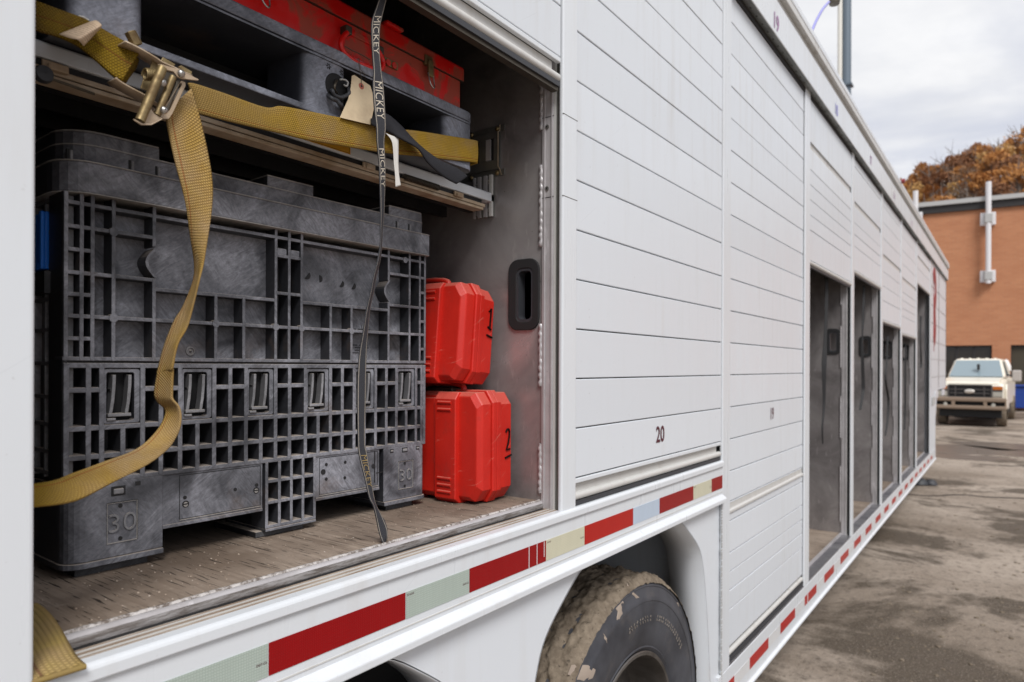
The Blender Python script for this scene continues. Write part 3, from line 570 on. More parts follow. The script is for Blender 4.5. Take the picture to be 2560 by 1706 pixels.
# floors
MB().box(.286, 1.468, .0785, 1.22, 1.375, FLOOR_HI).build('floor_board', M['ply'], T)
MB().box(1.522, 2.63, .0785, 1.22, 1.375, FLOOR_HI).build('floor_board', M['ply'], T)
def chewed(prof, nm, m, amp, n_=420):
    te = MB()
    for k in range(n_ + 1):
        x = .286 + 1.182 * k / n_
        for j_, (yy, zz_, w_) in enumerate(prof):
            a_ = (noise.noise((x * 75, j_ * 3.1, len(nm))) * .6 + noise.noise((x * 230, j_ * 1.7, 5)) * .5) * amp * w_; te.v.append((x, yy + a_, zz_ + a_ * .35))
    for k in range(n_):
        for j_ in range(len(prof) - 1): q = k * len(prof) + j_; te.f.append((q, q + 1, q + len(prof) + 1, q + len(prof)))
    o = te.build(nm, m, T, smooth=70); return o
TE = chewed([(.0605, 1.3890, 0), (.0600, 1.3955, .3), (.0618, 1.4005, .3)], 'floor_edge_trim', M['aluedge'], .0012)
chewed([(.0619, 1.4006, .3), (.0640, 1.4042, .4), (.0690, 1.4058, .3)], 'trim_front_lip', M['alubright'], .0010)
chewed([(.0688, 1.4050, .2), (.0725, 1.4046, .2)], 'trim_groove', M['aludark'], .0010)
chewed([(.0718, 1.4050, .2), (.0732, 1.4078, .3), (.0775, 1.4082, .3), (.0815, 1.4056, 1)], 'trim_back_lip', M['splinter'], .0042)
MB().box(.313, 1.452, .0545, .0603, 1.3876, 1.3886).build('trim_shadow_gap', M['black'], T)
MB().box(.313, 1.452, .0605, .0785, 1.36, 1.3885).build('trim_gap', M['black'], T)
for i in range(2, 8):
    x0, x1 = PX0[i][0] + .045, PX0[i + 1][0] + .015
    MB().box(x0, x1, .075, 1.22, .551, .572).build('floor_board', M['ply'], T)
    MB().box(x0, x1, .0615, .0745, .551, .574).build('floor_edge_trim', M['alubright'], T)
# shelf across the open bay: beam, lower channel, deck with ribs, end brackets
SB = MB().prism([(.228, 2.195), (.262, 2.195), (.262, 2.2205), (.232, 2.2205), (.228, 2.2165)], 0, .286, 1.468).build('shelf_beam', M['frame'], T, bevel=.002); SB['world_off'] = T['world_off']
MB().prism([(.234, 2.184), (.262, 2.184), (.262, 2.1945), (.234, 2.1945)], 0, .286, 1.42).build('beam_groove', M['black'], SB)
MB().prism([(.230, 2.1755), (.262, 2.1755), (.262, 2.184), (.230, 2.184)], 0, .286, 1.43).build('beam_channel', M['zincplate'], SB, bevel=.001)
MB().prism([(.228, 2.166), (.262, 2.166), (.262, 2.173), (.228, 2.173)], 0, .286, 1.42).build('beam_channel', M['zincplate'], SB, bevel=.001)
MB().prism([(.233, 2.1728), (.262, 2.1728), (.262, 2.1757), (.233, 2.1757)], 0, .286, 1.42).build('beam_groove', M['darksteel'], SB)
def spring(p0, p1, r, turns, wr_):
    p0, p1 = Vector(p0), Vector(p1); n_ = int(turns * 10)
    return MB().tube([p0.lerp(p1, k / n_) + Vector((0, math.cos(k * .628), math.sin(k * .628))) * r for k in range(n_ + 1)], wr_, 5)
q = onY(1010, 443, .228); q2 = onY(1095, 468, .228)
spring((q.x, .226, q.z), (q2.x, .226, q.z), .0065, 26, .0011).build('latch_spring', M['darksteel'], SB, smooth=60)
q = onY(320, 232, .228); spring((q.x, .226, 2.186), (q.x + .09, .226, 2.186), .006, 22, .0011).build('latch_spring', M['darksteel'], SB, smooth=60)
for x in (q.x - .12, 1.0, 1.30): 
    MB().box(x, x + .035, .224, .2295, 2.180, 2.1925).box(x + .006, x + .012, .220, .2245, 2.178, 2.188).build('latch_clip', M['zincplate'], SB, bevel=.002)
q = onY(109, 186, .215); MB().lathe([(.001, -.009), (.011, -.008), (.013, 0), (.011, .006), (.001, .007)], (q.x, .217, q.z), 1, 18).build('latch_knob', M['rubber'], SB, smooth=60)
MB().tube([(q.x, .222, q.z), (q.x + .07, .222, q.z - .004)], .0022, 8).build('latch_rod', M['darksteel'], SB)
dk = MB().box(.286, 1.468, .262, 1.22, 2.207, 2.2195).build('shelf_deck', M['aludark'], T); dk['world_off'] = T['world_off']
for k in range(9): MB().box(.286, 1.468, .30 + .1 * k, .318 + .1 * k, 2.178, 2.2065).build('deck_rib', M['aludark'], dk)
BR = MB().box(1.462, 1.4678, .228, .293, 2.157, 2.269).build('shelf_bracket', M['track'], T); BR['world_off'] = T['world_off']
for y0, y1, m in ((.228, .2365, 'oldwhite'), (.246, .256, 'alubright'), (.268, .277, 'alubright'), (.287, .293, 'alubright')): MB().box(1.455, 1.4622, y0, y1, 2.157, 2.269).build('bracket_flute', M[m], BR)
for yy, z_ in ((.2415, 2.252), (.282, 2.248), (.2415, 2.176), (.282, 2.17)): MB().lathe([(.006, 0), (.0055, -.003), (.001, -.0045)], (1.4618, yy, z_), 0, 12).build('rivet', M['steel'], BR, smooth=60)
ET = MB(); ET.box(1.4605, 1.4632, .206, .95, 2.368, 2.3845).box(1.4605, 1.4632, .206, .95, 2.2825, 2.309)
y = .206
for k in range(14):
    ys = .2265 + .05 * k; ET.box(1.4605, 1.4632, y, ys, 2.309, 2.368); y = ys + .026
ET.box(1.4605, 1.4632, y, .95, 2.309, 2.368)
ET.box(1.4645, 1.4675, .192, .95, 2.3845, 2.4015).box(1.4645, 1.4675, .192, .95, 2.2645, 2.2825).box(1.4605, 1.4675, .206, .209, 2.2825, 2.3845)
ETo = ET.build('cargo_track', M['track'], T, bevel=.001); ETo['world_off'] = T['world_off']
MB().box(1.4664, 1.4676, .222, .93, 2.305, 2.372).build('track_backing', M['black'], ETo)
for k in range(4):
    ys = .2265 + .05 * k; MB().box(1.4602, 1.4663, ys + .012, ys + .026, 2.310, 2.367).build('slot_lip', M['alubright'], ETo)
MB().tube([(1.461, .2055, 2.4), (1.461, .2055, 2.385), (1.458, .209, 2.381), (1.458, .209, 2.288), (1.461, .2055, 2.282), (1.461, .2, 2.2655)], .0012, 6).build('track_edge', M['zincplate'], ETo)
for z_ in (2.392, 2.273):
    for k in range(3): MB().lathe([(.0065, 0), (.006, -.003), (.001, -.0055)], (1.4642, .2155 + .09 * k, z_), 0, 14).build('rivet', M['zinc'], ETo, smooth=60)
stk = MB().prism([(px, pz) for px, pz in [(onY(744, 348, .2275).x, 2.2165), (onY(876, 384, .2275).x, 2.2165), (onY(876, 384, .2275).x, 2.1985), (onY(744, 348, .2275).x, 2.1985)]], 1, .2271, .2278).build('warning_sticker', M['sticker'], SB); stk['world_off'] = T['world_off']
xa, xb = onY(744, 348, .2275).x, onY(876, 384, .2275).x; t_ = MB()
lettering(t_, 'evenly distributed.', ((xa + xb) / 2 + .004, .2268, 2.2075), (1, 0, 0), (0, 0, 1), .0042, 1.05); lettering(t_, 'with 1000 pounds', ((xa + xb) / 2 + .02, .2268, 2.2135), (1, 0, 0), (0, 0, 1), .0042, 1.05)
t_.box(xa + .003, xb - .003, .2268, .227, 2.2000, 2.2006).box(xb - .0036, xb - .003, .2268, .227, 2.2, 2.216); t_.build('sticker_print', M['ink'], stk)
# wheels
def wheel(cx, mudded):
    W_ = MB().lathe([(.285, .26), (.30, .255), (.40, .262), (.49, .268), (.517, .262), (.530, .248), (.535, .215), (.535, .085), (.530, .050), (.521, .038), (.512, .034), (.5085, .036), (.48, .030), (.478, .0285), (.466, .027), (.464, .0285), (.43, .025), (.40, .026), (.36, .031), (.33, .036), (.322, .040), (.318, .037), (.312, .041), (.300, .050)], (cx, 0.012, .535), 1, 128).build('wheel', M['tyre'], T, smooth=40); W_['world_off'] = T['world_off']
    MB().lathe([(.302, .047), (.306, .042), (.302, .039), (.292, .040), (.285, .05), (.279, .09), (.272, .15), (.262, .17), (.25, .172), (.13, .16), (.12, .14), (.001, .14)], (cx, .012, .535), 1, 96).build('rim', M['rim'], W_, smooth=35)
    if mudded:
        b = MB(); NA, NP = 520, 54
        for i in range(NA):
            th = 2 * math.pi * i / NA
            for j in range(NP):
                t = j / (NP - 1); yy = .020 + .245 * t; edge = max(0, min(1, min(t, 1 - t) / .10))
                p = Vector((math.cos(th) * 3.2, math.sin(th) * 3.2, yy * 6))
                cl = noise.fractal(p * 2.6, .9, 2.1, 5); cl2 = noise.fractal(p * 8 + Vector((7, 1, 3)), .8, 2.2, 3)
                gr = min(abs(yy - .09), abs(yy - .15), abs(yy - .21)); tread = -.0045 if gr < .006 and cl < .1 else 0
                r = .5405 - .020 * (1 - edge) ** 1.4 + tread + max(0, cl) * .011 * (.35 + edge) + cl2 * .0055
                b.v.append((cx + math.cos(th) * r, .024 + yy, .535 + math.sin(th) * r))
        for i in range(NA):
            for j in range(NP - 1): q = i * NP + j; q2 = ((i + 1) % NA) * NP + j; b.f.append((q, q + 1, q2 + 1, q2))
        b.build('tread_mud', M['mud'], W_, smooth=70)
        prf = [(.40, .026), (.43, .025), (.464, .0285), (.480, .030), (.5085, .036), (.53, .045)]
        def side_y(r_):
            for (ra, ya), (rb, yb_) in zip(prf, prf[1:]):
                if r_ <= rb: return .012 + ya + (yb_ - ya) * max(0, min(1, (r_ - ra) / (rb - ra)))
            return .057
        for pts in ([(1546, 1500), (1555, 1512), (1556, 1535), (1546, 1556), (1541, 1552), (1545, 1530), (1538, 1512)], [(1577, 1460), (1586, 1478), (1590, 1490), (1599, 1495), (1590, 1497), (1579, 1480)], [(1440, 1666), (1470, 1664), (1486, 1674), (1478, 1694), (1462, 1704), (1444, 1700), (1430, 1690)], [(1509, 1584), (1516, 1596), (1516, 1608), (1510, 1600)], [(1556, 1503), (1562, 1503), (1562, 1510), (1555, 1510)], [(1694, 1490), (1699, 1505), (1700, 1520), (1696, 1510)]):
            b = MB(); q = []
            for k, (a_, c) in enumerate(pts):
                a2, c2 = pts[(k + 1) % len(pts)]
                for f_ in (0, .33, .66): q.append(onY(a_ + (a2 - a_) * f_ + random.uniform(-1, 1), c + (c2 - c) * f_ + random.uniform(-1, 1), .043))
            ctr = sum(q, Vector()) / len(q)
            def seat(p, lift):
                r_ = math.hypot(p.x - cx, p.z - .535); return (p.x, side_y(r_) - lift, p.z)
            b.v = [seat(p, .0004) for p in q] + [seat(ctr.lerp(p, .55), .0022) for p in q] + [seat(ctr, .0026)]; n_ = len(q)
            b.f = [(k, (k + 1) % n_, n_ + (k + 1) % n_, n_ + k) for k in range(n_)] + [(n_ + k, n_ + (k + 1) % n_, 2 * n_) for k in range(n_)]
            b.build('mud_splash', M['splash'], W_, smooth=60)
        sl_ = MB()
        for k_ in range(26):                                       # worn moulded lettering, no longer readable
            if k_ in (9, 10): continue
            an = R(99 - 2.6 * k_ - random.uniform(0, .6)); c0 = Vector((cx + math.cos(an) * .412, .0355, .535 + math.sin(an) * .412)); ex = Vector((math.sin(an), 0, -math.cos(an))); ey = Vector((math.cos(an), 0, math.sin(an)))
            for a0, a1 in ((-.5, -.1), (.15, .5)): sl_.tube([c0 + ey * .018 * a0 + ex * random.uniform(-.004, .004), c0 + ey * .018 * a1 + ex * random.uniform(-.004, .004)], .0016, 4)
        sl_.build('sidewall_lettering', M['tyreletter'], W_)['kind'] = 'stuff'
    return W_
wheel(1.965, True); wheel(.595, False)
MB().tube([(-.5, .45, .535), (3, .45, .535)], .06, 10).build('axle_beam', M['darksteel'], T)

# ================================================================== BULK CONTAINER  (own axes: x along the front, y into it, z up)
CA = R(-1.7)
BC = thing('bulk_container', (.5, .307, FLOOR_HI), 'dusty black plastic folding bulk container marked 30, standing on the open bay floor', 'container', rot=(0, 0, CA), world=False)
CW, CDp = .807, .78; UL, UR = -.046, .761
rib = .0065
def lattice(b, us, vs, w0, dp, t, skip=()):
    """vertical and horizontal ribs with given centre lines"""
    for (u, v0, v1) in us: b.box(u - t / 2, u + t / 2, w0, w0 + dp, v0, v1)
    for (v, u0, u1) in vs: b.box(u0, u1, w0 + .0006, w0 + dp, v - t / 2, v + t / 2)
# upper folding wall
b = MB(); Dp = .034; V0, V1 = .352, .622
ups = [(-.0415, V0, V1), (-.019, V0, V1), (-.003, V0, V1), (.029, V0, V1), (.095, V0, .497), (.095, .552, V1), (.335, V0, V1), (.366, V0, V1), (.396, V0, V1), (.637, V0, .497), (.637, .548, V1), (.705, V0, V1), (.740, V0, V1), (.7575, V0, V1),
       (.208, V0, .478), (.265, V0, .478), (.470, V0, .478), (.527, V0, .478)]
ROW = [.388, .424, .459, .494, .531, .568]
hs = [(.3555, UL, UR), (.606, UL + .002, UR - .002)] + [(v, -.0415, -.003) for v in ROW] + [(v, -.003, .095) for v in (.424, .494, .568)] + [(.478, .095, .335), (.424, .095, .335), (.424, .335, .396), (.493, .335, .396), (.569, .335, .396), (.478, .396, .637), (.424, .396, .637),
      (.424, .637, .7575), (.491, .637, .7575), (.566, .637, .7575)] + [(v, .740, .7575) for v in (.388, .457, .529)]
lattice(b, ups, hs, 0, Dp, rib)
UPW = b.build('folding_wall_ribs', M['crate'], BC, bevel=.0012)
b = MB()
for u0, u1, v0, v1 in ((-.003, .335, .352, .606), (.396, .705, .352, .606)): b.box(u0, u1, Dp - .002, Dp + .012, v0, v1)
b.build('folding_wall_panel', M['crate'], BC)
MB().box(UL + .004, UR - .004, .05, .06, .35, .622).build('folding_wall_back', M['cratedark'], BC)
for cu, s in ((.095, -1), (.637, -1)):
    pts = [(cu + s * .015 * math.sin(math.pi * k / 10), .4985 + .0505 * k / 10) for k in range(11)]; out = [(p[0] + .0055, p[1]) for p in pts]
    MB().prism(pts + out[::-1], 1, 0, Dp).build('finger_notch', M['crate'], BC)
b = MB()
for u, v in ((.029, .568), (.029, .424), (.208, .424), (.335, .424), (.396, .424), (.527, .424), (.690, .604)): b.disc((u, -.0006, v), .0072, 1, .01, 14)
b.build('rib_boss', M['crate'], BC)
b = MB()
for u in (.350, .381): b.box(u - .011, u + .011, .002, .02, .569, .585)
b.build('wall_stop', M['crate'], BC, bevel=.002)
b = MB(); tn = MB()
for u, v, r_, an in ((.431, .541, .0085, 50), (.463, .537, .008, 95), (.522, .532, .008, 60), (.556, .530, .008, 60)):
    an = R(an); pts = [(u + r_ * math.cos(an + math.pi + math.pi * k / 12), v + r_ * math.sin(an + math.pi + math.pi * k / 12)) for k in range(13)]
    b.prism(pts, 1, Dp - .0032, Dp - .0008)
b.build('moulding_recess', M['cratehole'], BC)
b = MB()
for u, v in ((.590, .437), (.590, .367), (.175, .372)): b.lathe([(.0085, 0), (.0085, -.002), (.0062, -.0024), (.0058, -.0004), (.003, -.0004), (.001, -.004)], (u, Dp - .002, v), 1, 16)
b.build('plug_button', M['cratering'], BC, smooth=40)
b = MB()                                                            # small moulded print, too fine to read
for v, n_ in ((.431, 15), (.394, 13), (.388, 14), (.382, 9), (.376, 7)):
    for k in range(n_):
        if random.random() < .85: b.box(.545 + .0042 * k, .5478 + .0042 * k, Dp - .0028, Dp - .0018, v - .0012, v + .0012)
b.build('moulded_print', M['cratehole'], BC)['kind'] = 'stuff'
# lower fixed wall
b = MB(); D2 = .055; ZB, ZA = .1525, .3485; t2 = .0085
allv = [-.008, .012, .077, .108, .142, .206, .238, .271, .336, .3685, .407, .471, .503, .536, .599, .632, .664, .729, .748]
halfv = [.045, .174, .303, .439, .5655, .696]
us = [(u, ZB, ZA) for u in allv] + [(u, ZB, .241) for u in halfv] + [(-.040, .15, ZA), (.7575, .15, ZA)]
LT = [(.012, .077), (.142, .206), (.271, .336), (.407, .471), (.536, .599), (.664, .729)]
gaps = [(-.04, .012), (.077, .142), (.206, .271), (.336, .407), (.471, .536), (.599, .664), (.729, .757)]
hs = [(.1545, UL + .004, UR - .003), (.195, UL + .004, UR - .003), (.242, UL + .004, UR - .003), (.3445, UL + .002, UR - .002)] + [(.3045, a_, c) for a_, c in gaps]
lattice(b, us, hs, .001, D2, t2)
LOW = b.build('fixed_wall_ribs', M['crate'], BC, bevel=.0014)
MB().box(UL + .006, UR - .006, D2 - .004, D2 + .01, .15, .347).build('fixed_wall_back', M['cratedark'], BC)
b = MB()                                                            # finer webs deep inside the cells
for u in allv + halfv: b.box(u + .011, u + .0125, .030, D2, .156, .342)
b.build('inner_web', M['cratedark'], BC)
MB().box(UL + .001, UR - .001, .004, .04, .3485, .3525).build('hinge_gap', M['cratehole'], BC)
for a_, c in LT:
    l_ = MB().ring(rrect(a_ + .003, c - .003, .247, .339, .006), rrect(a_ + .008, c - .013, .252, .333, .004), 1, .004, .02).build('latch', M['crate'], BC, bevel=.001)
    mid = (a_ + c) / 2 - .003
    bb = MB()
    for sgn in (-1, 1):
        u = mid + sgn * .0125; pts = [(u + .002, .329), (u + .0015, .31), (u - .0005, .285), (u - .004, .262)]
        bb.prism([(p[0] - .0028, p[1]) for p in pts] + [(p[0] + .0028, p[1]) for p in pts[::-1]], 1, .001, .018)
    bb.build('latch_arm', M['cratering'], l_, bevel=.001)
    MB().box(mid - .017 - random.uniform(0, .004), mid + .016, -.001, .02, .259, .2645).box(mid - .022, mid - .008, .000, .014, .2525, .257).build('latch_catch', M['cratering'], l_, bevel=.0012)
    MB().box(mid - .016, mid - .008, .004, .02, .300 + random.uniform(-.008, .008), .306).build('latch_tab', M['cratedark'], l_)
    MB().box(a_ + .006, c - .006, .022, .026, .249, .336).build('latch_back', M['cratehole'], l_)
# base: corner feet, recessed panels, middle lattice foot
def rounded_front(u0, u1, w0, w1, rl, rr):
    pts = []
    if rl: pts += [(u0 + rl - rl * math.cos(R(90 * k / 6)), w0 + rl - rl * math.sin(R(90 * k / 6))) for k in range(7)]
    else: pts += [(u0, w0)]
    if rr: pts += [(u1 - rr + rr * math.sin(R(90 * k / 6)), w0 + rr - rr * math.cos(R(90 * k / 6))) for k in range(7)]
    else: pts += [(u1, w0)]
    return pts + [(u1, w1), (u0, w1)]
def foot(u0, u1, rl, rr):
    f_ = MB().prism(rounded_front(u0, u1, .002, .14, rl, rr), 2, .0245, .151).build('corner_foot', M['crate'], BC, bevel=.001)
    MB().prism(rounded_front(u0 - (.002 if rl else 0), u1 + (.002 if rr else 0), -.002, .14, rl, rr), 2, .0145, .0238).build('foot_rim', M['crate'], f_, bevel=.0012)
    MB().prism(rounded_front(u0 + .02, u1 - .02 if not rr else u1 - .03, .016, .13, 0, 0), 2, .0, .0145).build('skid_pad', M['cratedark'], f_)
    return f_
f1 = foot(-.042, .112, .03, 0); f2 = foot(.624, .759, 0, .012)
for f_, uc, s in ((f1, .0445, 1), (f2, .695, .92)):
    MB().ring([(uc - .024, .047), (uc + .024, .047), (uc + .024, .1145), (uc - .024, .1145)], [(uc - .0232, .0482), (uc + .0229, .0482), (uc + .0229, .1137), (uc - .0232, .1137)], 1, .0005, .003).build('size_plate_edge', M['scuff'], f_)
    MB().box(uc + .0242, uc + .0252, .001, .003, .047, .1152).box(uc - .024, uc + .025, .001, .003, .1146, .1156).build('size_plate_groove', M['cratehole'], f_)
    t_ = MB(); lettering(t_, '30', (uc, .0016, .0805), (1, 0, 0), (0, 0, 1), .030 * s, 1.12, .05, -.012); t_.build('size_number', M['cratering'], f_, bevel=.0004)
    for v in (.1085, .0535):
        MB().disc((uc - .003, .0012, v), .0035, 1, .002, 14).build('pin_hole', M['cratehole'], f_)
MB().box(.030, .0465, -.001, .01, .1285, .138).build('catch_window', M['cratering'], f1, bevel=.002); MB().box(.027, .0495, .0013, .01, .126, .142).build('catch_recess', M['cratehole'], f1)
MB().box(.0655, .074, .0013, .01, .139, .146).build('catch_recess', M['cratehole'], f1)
for u, s in ((.650, .6), (.692, 1), (.735, .6)):
    MB().box(u - .009 * s, u + .009 * s, .0013, .01, .136 + .006 * (1 - s), .147).build('catch_recess', M['cratehole'], f2); MB().box(u - .0075 * s, u + .0075 * s, -.0005, .01, .138 + .006 * (1 - s), .1445).build('catch_window', M['cratering'], f2, bevel=.0015)
def base_panel(u0, u1, ul, ur):
    p_ = MB().prism([(ul, .062), (u1, .062), (u1, .1505), (ul, .1505)], 1, .004, .06).build('base_panel', M['crate'], BC)
    MB().ring([(u0, .0665), (u1 - .004, .0665), (u1 - .004, .147), (u0, .147)], [(u0 + .001, .0678), (u1 - .0052, .0678), (u1 - .0052, .1459), (u0 + .001, .1459)], 1, .0034, .006).build('panel_groove', M['cratehole'], p_)
    MB().box(u0, u1 - .004, .0024, .006, .0652, .0668).build('panel_ledge', M['scuff'], p_)
    MB().box(ul, u1, .002, .07, .0555, .0618).build('panel_lip', M['crate'], p_, bevel=.001)
    return p_
b1 = base_panel(.142, .308, .112, .3135); b2 = base_panel(.444, .612, .4345, .6235)
for u, v, r_ in ((.152, .1055, .0033), (.1535, .0935, .0062), (.250, .1065, .0033), (.2955, .109, .0033), (.2945, .0985, .0062)):
    MB().disc((u, .0028, v), r_, 1, .002, 16).build('screw_recess', M['cratehole'], b1)
    if r_ > .004: MB().lathe([(.0001, -.0004), (r_ * .7, -.0004), (r_ * .7, .001)], (u - .0004, .0026, v - .0006), 1, 12).build('screw_face', M['scuff'], b1); MB().box(u - .005, u + .004, .0019, .0024, v - .001, v + .0012).build('screw_slot', M['cratehole'], b1)
for u, v, r_ in ((.462, .131, .0035), (.454, .116, .006), (.462, .0995, .0035), (.513, .1305, .0035), (.512, .096, .0035), (.594, .1125, .005)): 
    MB().disc((u, .0028, v), r_, 1, .002, 14).build('screw_recess', M['cratehole'], b2)
MB().box(.597, .5985, .002, .005, .074, .146).box(.602, .6232, .003, .005, .095, .0965).build('panel_groove', M['cratehole'], b2)
b = MB()
lattice(b, [(u, .018, .151) for u in (.3165, .3455, .3735, .4015, .4305)], [(v, .3135, .4335) for v in (.0215, .0700, .1125)], .001, .05, .0068)
mf = b.build('middle_foot', M['crate'], BC, bevel=.0012)
MB().box(.3165, .431, .045, .16, .018, .15).build('foot_core', M['cratedark'], mf); MB().box(.3135, .4335, .0, .15, .0125, .0178).build('foot_rim', M['crate'], mf, bevel=.001); MB().box(.300, .412, .014, .17, 0, .0125).build('skid_pad', M['cratedark'], mf, bevel=.002)
b = MB().box(UL + .01, UR - .01, .05, CDp, .1, .35)
for u0, u1 in ((-.04, .11), (.31, .43), (.63, .75)):
    for w0 in (.32, .62): b.box(u0, u1, w0, w0 + .13, 0, .1)
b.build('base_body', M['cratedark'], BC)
# side wall on the left, with its grid and the blue card holder
b = MB(); b.box(UL + .012, UL + .022, .02, CDp - .02, .15, .62)
for k in range(16): w0 = .03 + .048 * k; b.box(UL + .001, UL + .012, w0, w0 + .006, .16, .622)
for v in (.165, .20, .245, .29, .345, .40, .45, .505, .56, .612): b.box(UL + .001, UL + .012, .022, CDp - .03, v, v + .006)
b.build('side_wall', M['cratering'], BC)  # paler plastic here brightens a wall that gets almost no light
MB().prism(rounded_front(UL + .0005, -.0395, .0015, .06, .0055, 0), 2, .15, .622).build('corner_post', M['cratedark'], BC)
MB().box(UR - .012, UR - .002, .02, CDp - .02, .15, .62).build('side_wall', M['cratedark'], BC)
MB().box(UL + .02, UR - .02, CDp - .02, CDp, .06, .62).build('rear_wall', M['cratedark'], BC)
# lid
LID = MB().prism(rounded_front(-.054, .7655, -.013, .80, .055, .012), 2, .6225, .6725).build('lid', M['crate'], BC, bevel=.003)
LE = MB(); o1 = rounded_front(-.0548, .7663, -.0138, .80, .0555, .0125); LE.prism(o1, 2, .6722, .6742); LE.build('lid_edge', M['scuff'], LID, bevel=.0006)
MB().prism(rounded_front(-.0546, .7661, -.0136, .80, .0555, .0125), 2, .6218, .6232).build('lid_edge', M['scuff'], LID)
outl = rounded_front(-.044, .757, .000, .79, .062, .02)
MB().prism(outl, 2, .6722, .7035).build('lid_rim', M['crate'], LID, bevel=.002); MB().prism(rounded_front(-.0445, .7575, -.0005, .79, .062, .02), 2, .7036, .7055).build('lid_edge', M['scuff'], LID)
def lug(poly):
    o = MB().prism(poly, 2, .6995, .7265).build('stacking_lug', M['crate'], LID, bevel=.003, seg=3); cx_ = sum(p[0] for p in poly) / len(poly); cy_ = sum(p[1] for p in poly) / len(poly)
    MB().prism([(cx_ + (p[0] - cx_) * .985, cy_ + (p[1] - cy_) * .985) for p in poly], 2, .7264, .7282).build('lug_edge', M['scuff'], o)
lug([p for p in rounded_front(-.0438, .104, .0006, .17, .062, 0)]); lug([(.315, .0006), (.425, .0006), (.425, .12), (.315, .12)]); lug(rounded_front(.637, .7568, .0006, .17, 0, .02))
for u, w_ in ((-.030, .014), (.058, .0), (.102, .0), (.664, .0), (.705, .0)):
    MB().tube([(u, w_ + .0005, .6715), (u, w_ + .0005, .692)], .003, 8).build('lid_drain_rib', M['cratering'], LID, smooth=60); MB().box(u - .0065, u - .0028, w_ - .0005, w_ + .004, .673, .6935).build('lid_slot', M['cratehole'], LID)
CM = Matrix.Translation(BC.location) @ Matrix.Rotation(CA, 4, 'Z'); CI = CM.inverted()
def on_side(px, py):                                                # a point on the container's left side wall, in its own axes
    o_, r_ = CI @ EYE, CI.to_3x3() @ ray(px, py); return o_ + r_ * ((UL - .004 - o_.x) / r_.x)
h0, h1 = on_side(113, 528), on_side(113, 673)
w0 = h0.y; v1_, v0_ = h0.z, h1.z
CH = MB().box(UL - .004, UL + .004, w0, w0 + .21, v0_, v1_).build('card_holder', M['cardblue'], BC, bevel=.002)
MB().box(UL - .010, UL - .0035, w0, w0 + .012, v0_, v1_).box(UL - .010, UL - .0035, w0 + .0125, w0 + .21, v0_, v0_ + .012).build('holder_rail', M['cardblue'], CH, bevel=.002)
MB().box(UL - .008, UL + .004, w0 - .01, w0 + .22, v0_ - .04, v0_ - .004).build('holder_ledge', M['cratedark'], BC)

# ================================================================== RED CASES  (own axes: x thickness, y depth into the bay, z up)
def red_case(loc, tilt, yaw, label, digit, H=.285, Dd=.34, Wd=.137):
    t = thing('red_case', loc, label, 'case', 'red plastic cases stacked beside the container', rot=(0, tilt, yaw), world=False)
    def shell(x0, x1, cf, cs, y0, z0, z1, nm, chx):
        """half shell, eight-sided seen along x; its outer face is stepped in by cs over the depth cf"""
        def oct_(i): ay, az = .021, .030; return [(y0 + i + ay, z0 + i), (Dd - i - ay, z0 + i), (Dd - i, z0 + i + az), (Dd - i, z1 - i - az), (Dd - i - ay, z1 - i), (y0 + i + ay, z1 - i), (y0 + i, z1 - i - az), (y0 + i, z0 + i + az)]
        rings = [(x0, oct_(cs)), (x0 + cf, oct_(0)), (x1, oct_(0))] if chx < 0 else [(x0, oct_(0)), (x1 - cf, oct_(0)), (x1, oct_(cs))]
        b = MB()
        for x, o8 in rings: b.v += [(x, p[0], p[1]) for p in o8]
        for q in range(2):
            for k in range(8): b.f.append((q * 8 + k, q * 8 + (k + 1) % 8, (q + 1) * 8 + (k + 1) % 8, (q + 1) * 8 + k))
        b.f += [tuple(range(8))[::-1], tuple(range(16, 24))]
        return b.build(nm, M['redplastic'], t, bevel=.003, seg=3)
    sA = shell(0, .0455, .011, .011, .002, .008, H - .004, 'front_shell', -1); sB = shell(.0815, Wd, .010, .008, .001, .006, H - .006, 'back_shell', 1)
    shell(.046, .0630, .002, .002, -.003, .003, H, 'seam_flange', -1); shell(.0645, .0812, .002, .002, -.003, .003, H, 'seam_flange', 1)
    for y0, y1, zt in ((.070, .140, H - .004), (.205, .262, H - .004)):
        bd = MB().prism([(-.014, .012), (-.014, zt - .018), (.0, zt), (.07, zt), (.07, 0), (.004, 0)], 1, y0, y1).build('stiffening_band', M['redplastic'], t, bevel=.003, seg=3)
        for k, z in enumerate((.062, .045, .028, zt - .045, zt - .027)):
            MB().tube([(-.0135, y0 + .014, z), (-.0135, y1 - .012, z)], .0042, 10).build('grip_rib', M['redplastic'], bd, smooth=60)
    MB().box(-.006, .06, .145, .203, .02, H - .02).build('label_panel', M['redplastic'], t, bevel=.004)
    MB().tube(catmull([(.055, .10, H - .004), (.055, .105, H + .010), (.055, .14, H + .016), (.055, .20, H + .016), (.055, .235, H + .010), (.055, .24, H - .004)], 4), .008, 10).build('carry_handle', M['redplastic'], t, smooth=60)
    MB().box(.03, .072, .12, .22, H - .006, H + .004).build('handle_bracket', M['darksteel'], t, bevel=.002)
    ink = MB(); xm = .112; yF = -.0006
    if digit == '1': st = [[(-.006, .196), (.003, .206), (.001, .152)], [(-.008, .156), (.007, .150)], [(-.011, .134), (.013, .130)]]
    else: st = [[(-.008, .176), (-.004, .183), (.003, .184), (.007, .178), (.006, .165), (.002, .148), (-.006, .130), (.009, .132)], [(-.011, .110), (.015, .116)]]
    for s_l in st: ink.tube([(xm + p[0], yF, p[1]) for p in s_l], .0026, 6)
    ink.build('marker_digit', M['ink'], t, smooth=60)
    return t
